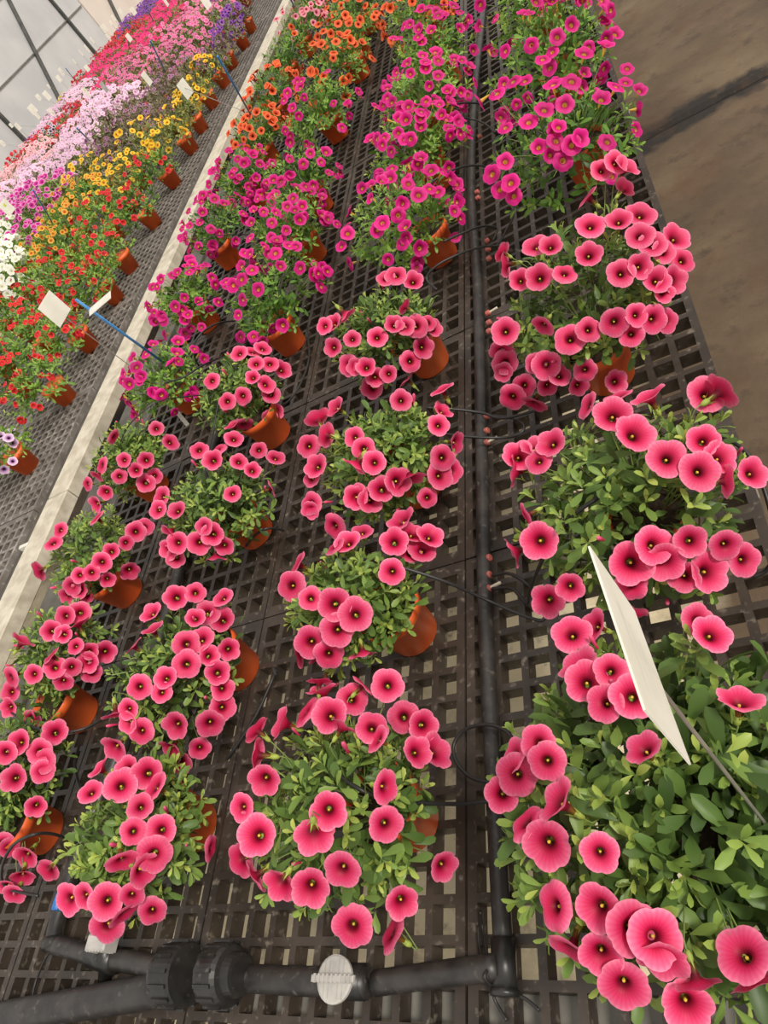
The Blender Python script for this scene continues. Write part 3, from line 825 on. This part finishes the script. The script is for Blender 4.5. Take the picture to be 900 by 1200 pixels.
# ---- plants on the other benches, coloured by where each variety stands in the photograph
ANCH = {
 'red': [(50, 420), (100, 450), (30, 450), (10, 480), (140, 400), (130, 310), (100, 335), (150, 310), (170, 255), (200, 205), (60, 345), (75, 305), (95, 300), (120, 265), (185, 225), (20, 400), (60, 480)],
 'veined': [(25, 510), (10, 540), (0, 630), (35, 500)],
 'gold': [(60, 272), (75, 257), (88, 245), (110, 228), (65, 300)],
 'yellow': [(120, 205), (150, 190), (170, 172), (190, 155), (215, 130), (230, 140), (245, 108), (258, 78), (135, 215), (110, 212)],
 'white': [(15, 300), (5, 330), (25, 285), (8, 310)],
 'violet': [(40, 268), (55, 250), (30, 270), (65, 237), (45, 240)],
 'lilac': [(90, 195), (75, 205), (110, 160), (120, 150), (140, 125), (150, 115), (95, 170), (55, 210), (22, 225), (105, 180), (130, 140), (100, 112), (70, 135), (50, 155), (35, 215)],
 'blush': [(20, 205), (40, 185), (10, 215), (30, 200), (60, 185)],
 'mauve': [(140, 152), (155, 142), (172, 128), (190, 112), (200, 92), (130, 170), (180, 135), (265, 55), (215, 85)],
 'rose': [(215, 62), (225, 48), (190, 66), (172, 72), (152, 92), (240, 32), (205, 75), (250, 20), (235, 60), (200, 50)],
 'hotpink': [(192, 38), (207, 22), (172, 48), (140, 72), (132, 78), (185, 55), (215, 10), (160, 62), (120, 95)],
 'scarlet': [(75, 157), (55, 167), (30, 192), (120, 62), (132, 56), (105, 78), (85, 140), (100, 90), (145, 50), (165, 35)],
 'pansyellow': [(85, 95), (70, 110), (50, 135), (95, 85), (35, 150)],
 'purple': [(30, 165), (20, 175), (40, 158), (300, 15), (285, 22), (275, 10), (10, 185), (170, 12), (150, 30)],
 'dotpurple': [(65, 170), (60, 240)],
}
SPEC = {  # blossoms per plant, blossom radius, leaf material, words
 'red': (22, .018, M_LEAFP, 'red petunia'), 'veined': (40, .021, M_LEAFP, 'veined lavender petunia'), 'gold': (26, .019, M_LEAFP, 'orange-yellow petunia'),
 'yellow': (24, .021, M_LEAFO, 'yellow petunia'), 'white': (46, .03, M_LEAFP, 'white petunia'), 'violet': (44, .027, M_LEAFP, 'violet-pink petunia'),
 'lilac': (52, .027, M_LEAFO, 'pale lilac petunia'), 'blush': (58, .025, M_LEAFO, 'blush pink petunia'), 'mauve': (20, .018, M_LEAFV, 'dusky purple petunia'),
 'rose': (36, .021, M_LEAFO, 'rose-pink petunia'), 'hotpink': (36, .024, M_LEAFO, 'hot pink petunia'), 'scarlet': (40, .023, M_LEAFO, 'scarlet petunia'),
 'pansyellow': (64, .022, M_LEAFO, 'small yellow-flowered pansy'), 'purple': (40, .021, M_LEAFV, 'purple petunia'), 'dotpurple': (50, .026, M_LEAFO, 'white-edged purple petunia')}

FOL = {}
def far_foliage(mat, k):
    if (mat.name, k) not in FOL:
        pos, Fr, ln, tint = leaves(.205, .125, 62, 6, 110, .042)
        W, T = join(LT_MID, pos + np.array([-.03, -.02, .145]), Fr, ln)
        W[:, 2] = np.maximum(W[:, 2], .03)
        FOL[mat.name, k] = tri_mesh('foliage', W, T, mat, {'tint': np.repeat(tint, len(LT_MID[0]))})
    return FOL[mat.name, k]
BLO = {}
def far_blossoms(var, k):
    if (var, k) not in BLO:
        n, r = SPEC[var][:2]
        D = rand_dirs(n, -.35, unit(np.array([.3, -.35, .7])))
        P = D * np.array([.195, .195, .13]) * rg.uniform(.95, 1.12, (n, 1)) + np.array([-.03, -.02, .15])
        P[:, 2] = np.maximum(P[:, 2], .05)
        nz = unit(D * .6 + VIEW * .6 + rg.normal(size=(n, 3)) * .28)
        Fr = frames(np.cross(nz, unit(rg.normal(size=(n, 3)))), nz)
        V, T, ra, an = FTF
        W, TT = join((V, T), P, Fr, r * rg.uniform(.8, 1.15, n))
        BLO[var, k] = tri_mesh('blossoms', W, TT, PET[var], {'rad': np.tile(ra, n), 'ang': np.tile(an, n)})
    return BLO[var, k]

def variety(x, y):
    u, v, _ = project((x, y, ZB + .15))
    best = min((math.hypot((u - a) * 1.0, (v - b) * 1.0), k) for k, l in ANCH.items() for a, b in l)
    return best[1]

def ybench(x, k): return .4 + .37 * k
BN = ['second bench', 'third bench', 'farthest bench']
RN = ['rail-side row', 'second row', 'third row', 'back row']
EDGE_Y = [1.55, 1.94, 2.34, 2.70, 3.07, 3.43, 3.85, 4.33, 4.78, 5.12, 5.50, 5.88, 6.28, 6.68, 7.08]
for b_i, rail_x in enumerate((-2.24, -4.17, -6.10)):
    for c_i in range(4):
        n = 0
        x0 = rail_x - .37 - .44 * c_i
        ys = EDGE_Y if (b_i, c_i) == (0, 0) else [.4 + .37 * k for k in range(60)]
        for y0 in ys:
            x, y = x0 + rnd.uniform(-.03, .03), y0 + rnd.uniform(-.04, .04)
            u, v, _ = project((x, y, ZB + .15))
            if not (-22 < u < 900 and -22 < v < 1200): continue
            if u + v < 176 and b_i == 2: pass
            var = variety(x, y)
            nb, fr_, lm, words = SPEC[var]
            n += 1
            lab = '%s, %s from the front, %s, %s' % (words, ORD[n - 1], RN[c_i], BN[b_i])
            root = empty('potted_petunia', (x, y, ZB), lab, 'potted plant', '%s on the %s' % (RN[c_i] + ' of petunias', BN[b_i]))
            rz = rnd.uniform(-.4, .4)
            link('pot', POT_F, root)
            k = rnd.randrange(4)
            f = link('foliage', far_foliage(lm, k), root); f['kind'] = 'stuff'
            sc = rnd.uniform(.9, 1.12)
            f.rotation_euler[2] = rnd.uniform(0, 6.28); f.scale = (sc, sc, sc)
            if (b_i, c_i) == (0, 0):
                f.scale = (.86, .9, .95); f.location = (-.055, 0.0, 0)
                for d in rand_dirs(nb, -.4, unit(np.array([.35, -.4, .6]))):
                    p = np.array([-.09, -.02, .14]) + d * np.array([.155, .165, .12]) * rnd.uniform(.95, 1.12)
                    p[2] = max(p[2], .05)
                    add_flower(root, var, p, unit(.6 * d + .55 * VIEW + rg.normal(size=3) * .25), fr_ * rnd.uniform(.8, 1.1), False)
            else:
                q = link('blossoms', far_blossoms(var, rnd.randrange(3)), root); q['kind'] = 'stuff'
                q.rotation_euler[2] = rz; q.scale = (sc, sc, sc)

# ------------------------------------------------------------------ irrigation pipes
def W(px, py, z): return tuple(float(v) for v in at(px, py, z))
pr = .0135
pp = [at(590, 1112, pr), at(578, 900, pr), at(568, 700, pr), at(564, 500, pr), at(560, 340, pr), at(552, 220, pr), at(556, 110, pr), at(566, 15, pr), at(572, -70, pr)]
base = pp[0]
pipe = empty('drip_line_pipe', (base[0], base[1], ZB), 'long black main irrigation pipe lying along the front bench', 'pipe')
loc = lambda P, root: [tuple(np.asarray(p) - np.array(root.location)) for p in P]
MB().tube(loc(pp, pipe), pr, 14, 8).build('pipe', M_PIPE, pipe, smooth=True)
e0 = np.array(loc([pp[0]], pipe)[0])
MB().tube([e0 + np.array([.001, -.045, .002]), e0 + np.array([0, .012, 0])], .0165, 14, 1).build('end_elbow', M_FIT, pipe, smooth=True)
MB().tube([e0 + np.array([.001, -.052, .002]), e0 + np.array([.001, -.044, .002])], .0185, 14, 1).build('end_collar', M_FIT, pipe, smooth=True)
gm = MB().lathe([(.0058, -.006), (.0072, -.004), (.0072, .004), (.0058, .006)], 12)
GROM = mesh('plug', gm.v, gm.f, M_GROM)
gm = MB().lathe([(.003, 0), (.003, .02), (.0024, .021)], 8)
TIP = mesh('tip', gm.v, gm.f, M_TIP)
for i, (px, py) in enumerate([(572, 654), (572, 674), (572, 690), (570, 488), (570, 505), (570, 519), (571, 282), (572, 292), (573, 303), (572, 367), (573, 378), (573, 388),
                (559, 225), (560, 232), (562, 160), (575, 896), (581, 936)]):
    p = at(px, py, .016) - np.array(pipe.location)
    o = link('plug', GROM, pipe, p)
    o.rotation_euler = (0, math.radians(82), math.radians(rnd.uniform(-12, 12)))
    if i in (2, 5, 9, 11):
        t = link('tip', TIP, o)
        t.location = (0, 0, .006)

hz = .021
header = empty('header_pipe', W(405, 1150, 0), 'black header pipe with grey butterfly valve across the near end of the bench', 'pipe')
hl = np.array(header.location)
hp = [at(585, 1133, hz), at(520, 1141, hz), at(440, 1152, hz), at(340, 1149, hz), at(285, 1146, hz)]
MB().tube(loc(hp[:3] , header), .0165, 14, 6).build('pipe', M_PIPE, header, smooth=True)
MB().tube(loc([hp[2] + np.array([-.012, 0, 0]), hp[3], hp[4]], header), .0195, 14, 6).build('pipe', M_PIPE, header, smooth=True)
def along_x(center, root):
    c = np.asarray(center) - np.array(root.location)
    return Matrix.Translation([float(v) for v in c]) @ Matrix.Rotation(math.radians(90), 4, 'Y')
def coupling(root, center, mirror, r=.044, ln=.05):
    k = -1 if mirror else 1
    M = along_x(center, root) @ Matrix.Rotation(math.radians(180 if mirror else 0), 4, 'X')
    MB().lathe([(r * .7, -ln * .5), (r * .95, -ln * .48), (r, -ln * .35), (r, ln * .25), (r * .9, ln * .38), (r * .72, ln * .42), (r * .66, ln * .72), (r * .52, ln * .75)], 28, M).build('coupling_nut', M_FIT, root, smooth=False)
    for i in range(14):
        a = 2 * math.pi * i / 14
        R_ = Matrix.Rotation(a, 4, 'Z')
        b = MB().box(r * .96, r * 1.06, -.0028, .0028, -ln * .4, ln * .28)
        b.v = [tuple(M @ R_ @ Vector(v)) for v in b.v]
        b.build('rib', M_FIT, root)
cz = .047
coupling(header, at(262, 1142, cz) , False)
vb = at(405, 1150, hz) - hl
MB().tube([vb + np.array([-.035, 0, 0]), vb + np.array([.035, 0, 0])], .023, 16, 1).build('valve_body', M_FIT, header, smooth=True)
hd = MB().lathe([(.027, 0), (.030, .0015), (.030, .006), (.027, .0075)], 28, Matrix.Translation((float(vb[0]), float(vb[1]), float(vb[2]) + .022)))
handle = hd.build('valve_handle', M_GREY, header)
MB().box(vb[0] - .036, vb[0] + .038, vb[1] - .0045, vb[1] + .0045, vb[2] + .029, vb[2] + .036, .0015).build('handle_bar', M_GREY, handle)
for k in range(9):
    xx = vb[0] - .030 + k * .0075
    MB().box(xx, xx + .003, vb[1] - .0055, vb[1] + .0055, vb[2] + .034, vb[2] + .0375).build('ridge', M_GREY, handle)
for k in (-2, -1, 1, 2):
    MB().box(vb[0] + k * .008 - .0006, vb[0] + k * .008 + .0006, vb[1] - .024, vb[1] + .024, vb[2] + .029, vb[2] + .0303).build('groove_line', M_CARDG, handle)

def root_empty(name, loc_, label, cat, group=None):
    o = bpy.data.objects.new(name, None); COL.objects.link(o)
    o.location = [float(v) for v in loc_]; o.empty_display_size = .05
    return tag(o, label, cat, group)

feed = root_empty('feed_pipe', W(200, 1150, 0), 'black feed pipe with ribbed coupling at the lower left corner', 'pipe')
coupling(feed, at(208, 1142, cz), True, .046, .055)
MB().tube(loc([at(196, 1158, .04), at(120, 1172, .03), at(0, 1192, .026), at(-60, 1203, .026)], feed), .0265, 16, 6).build('pipe', M_PIPE, feed, smooth=True)
MB().tube(loc([at(190, 1134, .045), at(150, 1127, .03), at(120, 1122, .022), at(62, 1106, .019)], feed), .0175, 14, 6).build('branch_pipe', M_PIPE, feed, smooth=True)
MB().tube(loc([at(124, 1150, .0), at(124, 1112, .045)], feed), .0135, 12, 1).build('valve_body', M_FIT, feed, smooth=True)
MB().tube(loc([at(136, 1126, .024), at(110, 1119, .022)], feed), .0225, 14, 1).build('valve_collar', M_FIT, feed, smooth=True)
p = at(122, 1106, .05) - np.array(feed.location)
vh = MB().box(p[0] - .026, p[0] + .026, p[1] - .013, p[1] + .013, p[2] - .012, p[2] + .02, .003).build('valve_handle', M_GREY, feed)
for k in range(6):
    xx = p[0] - .022 + k * .008
    MB().box(xx, xx + .0035, p[1] - .0145, p[1] - .0125, p[2] - .008, p[2] + .017).build('rib', M_GREY, vh)
lt = [at(62, 1112, .019), at(66, 1085, .019), at(76, 1052, .018), at(95, 990, .017), at(140, 880, .016), at(190, 740, .016), at(228, 600, .016), at(262, 480, .016), at(310, 330, .016)]
MB().tube(loc(lt[:1] + [at(64, 1100, .019)], feed), .022, 14, 1).build('elbow', M_FIT, feed, smooth=True)
MB().tube(loc(lt, feed), .016, 12, 6).build('lateral_pipe', M_PIPE, feed, smooth=True)
p = at(69, 1056, .045) - np.array(feed.location)
MB().box(p[0] - .009, p[0] + .009, p[1] - .016, p[1] + .016, p[2] - .012, p[2] + .008, .004).build('blue_lever', M_BLUE, feed)

def path_thing(name, label, cat, group, P, r, mat, n=8, step=8):
    P = np.array(P)
    b = P[np.argmin(P[:, 2])]
    o = MB().tube([tuple(q - b) for q in P], r, n, step).build(name, mat, None, b, smooth=True)
    return tag(o, label, cat, group)
TUBES = [
 ('black drip tube from second pot left of pipe, crossing the main pipe rightwards', [(402, 655, .20), (430, 656, .20), (470, 665, .18), (520, 681, .13), (568, 702, .06), (605, 718, .04), (632, 727, .035), (640, 722, .03)]),
 ('black drip tube arching high into the second pot of the aisle-side row', [(577, 690, .02), (600, 690, .03), (618, 708, .05), (622, 690, .10), (640, 648, .17), (672, 605, .21), (700, 584, .22), (718, 575, .19)]),
 ('short black drip tube plugged in at the three red plugs', [(577, 674, .02), (596, 672, .03), (612, 680, .04), (624, 690, .03)]),
 ('black drip tube lying over the nearest pot left of the main pipe', [(392, 905, .19), (420, 924, .19), (450, 936, .16), (500, 941, .11), (545, 942, .05), (578, 938, .025)]),
 ('black drip tube looping round the main pipe beside the nearest aisle-side pot', [(580, 918, .03), (552, 911, .03), (535, 893, .03), (532, 872, .03), (545, 855, .035), (570, 849, .045), (592, 856, .05), (604, 872, .06), (610, 890, .08)]),
 ('black drip tube doubling back beside the pot third left of the pipe', [(452, 497, .18), (490, 503, .15), (540, 511, .08), (585, 513, .03), (608, 509, .03), (614, 498, .03), (600, 490, .025), (577, 487, .02)]),
 ('black drip tube leading from pipe to the pot with a white leaf', [(500, 478, .12), (535, 480, .08), (565, 484, .05), (590, 490, .04), (640, 478, .03)]),
 ('brown-black drip tube arching over empty lattice left of the pipe', [(512, 340, .10), (500, 326, .12), (514, 310, .13), (540, 297, .11), (562, 290, .07), (583, 288, .03), (592, 287, .02)]),
 ('black drip tube crossing the pipe beside the first magenta pot', [(520, 283, .14), (545, 272, .11), (566, 265, .07), (582, 268, .03), (578, 282, .02)]),
 ('black drip tube arching from second magenta pot over to the pipe', [(498, 222, .16), (515, 207, .16), (540, 196, .12), (562, 194, .05), (572, 197, .02)]),
 ('black drip tube running right from pipe beside the magenta aisle-side pots', [(530, 137, .13), (550, 139, .08), (568, 145, .05), (580, 156, .03)]),
 ('black drip tube reaching the third magenta pot from the pipe', [(520, 124, .15), (540, 121, .12), (558, 121, .05), (566, 124, .02)]),
 ('black drip tube reaching the fourth magenta pot from the pipe', [(525, 27, .16), (545, 24, .10), (560, 26, .02)]),
 ('black drip tube curving off the aisle edge of the bench', [(840, 514, .12), (862, 520, .13), (882, 540, .12), (896, 575, .10), (905, 610, .08), (908, 645, .05), (898, 668, .02), (882, 676, .015)]),
 ('thin black drip tube arching over the fourth pot beside the bench gap', [(140, 522, .20), (150, 500, .22), (168, 482, .22), (190, 469, .20), (225, 464, .13), (245, 462, .08)]),
 ('black drip tube hooped above the fifth pot beside the bench gap', [(236, 434, .08), (228, 418, .13), (228, 402, .16), (240, 387, .16), (258, 378, .12), (275, 376, .06)]),
 ('black drip tube trailing across the fifth pot beside the bench gap', [(193, 449, .20), (215, 442, .19), (236, 429, .16), (255, 420, .10)]),
 ('black drip tube hooped over the nearest pot beside the bench gap', [(45, 1050, .06), (8, 1040, .08), (2, 1018, .12), (14, 992, .15), (36, 979, .16), (60, 977, .12), (85, 986, .05), (100, 998, .02)]),
 ('black drip tube wrapped around the second pot beside the bench gap', [(10, 832, .16), (30, 848, .17), (60, 858, .15), (95, 855, .12), (125, 838, .08), (145, 812, .04), (158, 788, .02)]),
 ('black drip tube running down to the lattice behind second-row front pot', [(93, 872, .03), (88, 895, .02), (92, 918, .02), (100, 935, .02), (112, 948, .02)]),
 ('black drip tube on the lattice between third and fourth second-row pots', [(360, 385, .02), (362, 420, .02), (352, 450, .02), (338, 470, .03), (322, 478, .08)]),
 ('black drip tube clipped against the third second-row pot', [(332, 622, .03), (322, 619, .06), (308, 621, .08), (296, 630, .06), (288, 640, .03)]),
 ('thin black drip tube across the sixth pot beside the bench gap', [(225, 358, .18), (240, 352, .18), (256, 347, .12), (268, 340, .05)]),
 ('thin black drip tube across the seventh pot beside the bench gap', [(238, 280, .18), (255, 276, .18), (275, 275, .14), (295, 275, .06)]),
 ('thin black drip tube standing above the third second-row pot', [(256, 470, .20), (250, 505, .17), (244, 530, .17)]),
 ('thin black drip tube hooped among the orange petunias', [(332, 150, .04), (334, 140, .12), (342, 126, .16), (355, 115, .14), (365, 112, .06)]),
 ('thin black drip tube reaching over the orange row beside the gap', [(305, 130, .18), (322, 130, .16), (338, 130, .10)]),
 ('black drip tube dropping to the pipe right of the magenta pots', [(602, 238, .06), (601, 255, .04), (594, 268, .03), (588, 280, .02), (580, 290, .015)]),
 ('thin dark wire wound about the end of the main pipe', [(563, 1068, .02), (566, 1090, .004), (572, 1130, .03), (568, 1145, .04), (580, 1158, .02), (598, 1164, .008), (615, 1170, .004), (632, 1184, .004)]),
 ('thin dark wire dangling below the end of the main pipe', [(560, 1085, .005), (562, 1110, .01), (569, 1132, .03), (574, 1150, .02), (580, 1172, .006), (594, 1196, .004)]),
 ('thin dark wire hanging at the elbow of the feed pipe', [(60, 1112, .02), (50, 1130, .01), (42, 1150, .005), (38, 1168, .004)]),
]
for lab, pts in TUBES:
    wire = 'wire' in lab
    path_thing('wire' if wire else 'drip_tube', lab, 'wire' if wire else 'hose', None if wire else 'black drip tubes', [at(a, b, z) for a, b, z in pts],
               .0022 if wire else (.0019 if 'thin' in lab else .0031), M_TUBE, 8, 8)
# black drip stake lying across the lattice between the front pots
P = [at(322, 790, .03), at(300, 838, .02), at(266, 890, .012)]
ds = path_thing('drip_stake', 'black drip stake lying on lattice between the front pots', 'stake', None, P, .0034, M_TUBE, 8, 4)
MB().tube([tuple(P[0] - np.array(ds.location) + np.array([0, 0, -.004])), tuple(P[0] - np.array(ds.location) + np.array([0, .012, .006]))], .0055, 8, 1).build('stake_head', M_FIT, ds)

# corrugated drain hose in the gap between the benches
P = [np.array([-2.13, y, ZB - .16]) for y in (.3, .9, 1.5, 2.1)]
hose = MB().tube([tuple(q - P[0]) for q in P], .05, 14, 40, rings=lambda k: .05 + (.004 if k % 2 else -.004)).build('drain_hose', M_CORR, None, P[0])
tag(hose, 'black corrugated drain hose lying in the gap between the benches', 'hose')

# ------------------------------------------------------------------ white cards on sticks
def card_thing(label, group, center, base_, wdt=.105, hgt=.09, yaw=0.0, mat=None, stick=True, logo=False, lines=False, tilt=0.0):
    base_ = np.asarray(base_, float); center = np.asarray(center, float)
    root = root_empty('label_card', base_, label, 'sign', group)
    cd = MB().box(-.0007, .0007, -wdt / 2, wdt / 2, -hgt / 2, hgt / 2).build('card', mat or M_CARD, root, center - base_)
    cd.rotation_euler = (tilt, 0, yaw)
    if stick:
        e = center - base_ + np.array([-.003, 0, hgt * .1])
        MB().tube([(0, 0, 0), tuple(e)], .0016, 6, 1).build('stick', M_WIRE, root)
    if logo:
        MB().box(.0007, .0012, -.012, .012, .008, .03).build('printed_mark', M_LOGO, cd)
    if lines:
        for k in range(3):
            MB().box(-.0011, -.0007, -.035, .03 - .008 * k, .012 - .014 * k, .017 - .014 * k).build('printed_line', M_INK, cd)
    return root
L1 = np.linalg.norm(at(690, 640, 0) - at(755, 832, 0)); zt = 1 - .112 / L1
A_, D_ = at(690, 640, zt), at(755, 832, zt)
mid = (A_ + D_) / 2 + np.array([0, 0, -.045])
dv = D_ - A_
st = at(862, 925, .32)
card_thing('tall white plant card seen nearly edge-on above the nearest aisle-side petunia', None, mid, (mid[0] + .002, mid[1] - .004, ZB + .12), .112, .09,
           math.atan2(-dv[1], -dv[0]) - math.pi / 2, lines=True)
bp = at(153, 429, .2)
card_thing('white square card on a wire beside the tilted blue stick', None, at(64, 362, .49), at(155, 425, .18) - np.array([0, 0, .179]), .1, .085, 0)
def on_bench(x):
    spans = [(-1.84, -.03), (-3.93, -2.44), (-5.87, -4.37), (-7.80, -6.30)]
    return min((min(max(x, a), b) for a, b in spans), key=lambda q: abs(q - x))
NEAR_CARDS = [('white square card standing over the yellow flowers of the second bench', (217, 104), .38, .095), ('white square card among mauve flowers above the yellow petunias', (172, 92), .40, .095)]
for lab, px, z, w in NEAR_CARDS:
    c = at(px[0], px[1], z)
    card_thing(lab, None, c, (on_bench(c[0]), c[1], ZB + .001), w, .09, rnd.uniform(-.2, .2))
FAR_CARDS = [
 ('yellow-marked white card at the left photo edge above white petunias', 8, 243, .42, .11, 1), ('white card with yellow mark amid lilac flowers of the third bench', 101, 108, .42, .1, 1),
 ('grey card facing away beside the white card with yellow mark', 122, 102, .42, .1, 2), ('white card before the small yellow pansies at far left', 60, 131, .42, .09, 0),
 ('small white card at the left photo edge below the wall brace', 3, 168, .42, .1, 0), ('white card above scarlet flowers near the top of the photo', 151, 44, .42, .09, 0),
 ('white card before the wall, topmost of the far row', 156, 13, .5, .10, 0), ('white card at the top photo edge over dark purple flowers', 194, 2, .46, .1, 0),
 ('white card at the top photo edge over rose-pink flowers', 241, 2, .46, .1, 0), ('white card with two corners against the wall post foot', 127, 44, .46, .11, 0)]
for k, (u, v) in enumerate([(13, 147), (21, 148), (38, 128), (44, 136), (45, 114), (55, 112), (57, 101), (69, 92), (72, 84), (87, 72), (95, 62), (102, 57), (102, 80), (108, 47), (122, 33), (130, 27), (133, 21), (142, 14)]):
    FAR_CARDS.append(('small white card, %s from the left in the far row against the wall' % ORD[k], u, v, .47, .075 + .03 * (k % 3), 0))
for i, (lab, u, v, z, w, kind) in enumerate(FAR_CARDS):
    c = at(u, v, z)
    card_thing(lab, 'white plant cards before the wall' if i >= 10 else 'white plant cards over the far benches', c, (on_bench(c[0]), c[1], ZB + .001), w, w * .9, rnd.uniform(-.3, .3),
               M_CARDG if kind == 2 else M_CARD, logo=kind == 1)
# blue sticks
STICKS = [('blue stick leaning over the rail beside the white square card', (192, 425, .2), (89, 351, .545), .0042), ('blue stick over the rail beside the orange petunias', (297, 140, .2), (255, 66, .60), .0042),
          ('blue stick among the violet-pink petunias near the left photo edge', (64, 266, .2), (39, 223, .52), .005), ('blue stick between rose-pink and hot pink flowers', (194, 84, .2), (176, 48, .6), .006),
          ('far blue stick before dark purple flowers at the top', (181, 28, .2), (171, 6, .5), .006), ('thin blue stick among pale lilac flowers', (105, 165, .2), (90, 150, .45), .006),
          ('pale blue stick at the top end of the pink row', (345, 8, .2), (337, -8, .5), .005), ('thin blue stick against the wall above yellow pansies', (86, 92, .3), (77, 80, .55), .006)]
for lab, a, b_, r in STICKS:
    P = [at(*a), at(*b_)]
    P[1] = np.array([P[0][0] * .5 + P[1][0] * .5, P[0][1] * .5 + P[1][1] * .5, P[1][2]]) if False else P[1]
    path_thing('blue_stick', lab, 'stick', 'blue marker sticks', P, r, M_CANE, 8, 1)
c = at(117, 356, .5)
t = MB().box(-.055, .055, -.012, .012, -.001, .001, .0004).build('plant_tag', M_CARD, None, c); t.rotation_euler = (math.radians(25), math.radians(-6), math.radians(-4))
tag(t, 'white tag clipped crosswise to top of the blue stick by the rail', 'tag')
c = at(210, 486, .05)
t = MB().box(-.007, .007, -.0006, .0006, -.05, .035).build('plant_tag', M_CARD, None, c); t.rotation_euler = (.1, .15, .8)
tag(t, 'small white plant tag hanging below the fifth pot beside the gap', 'tag')
c = at(337, 76, .1)
t = MB().box(-.012, .012, -.0006, .0006, -.03, .025).build('plant_tag', M_CARD, None, c); t.rotation_euler = (.1, .1, .9)
tag(t, 'white plant tag in the bare-sided orange petunia pot', 'tag')
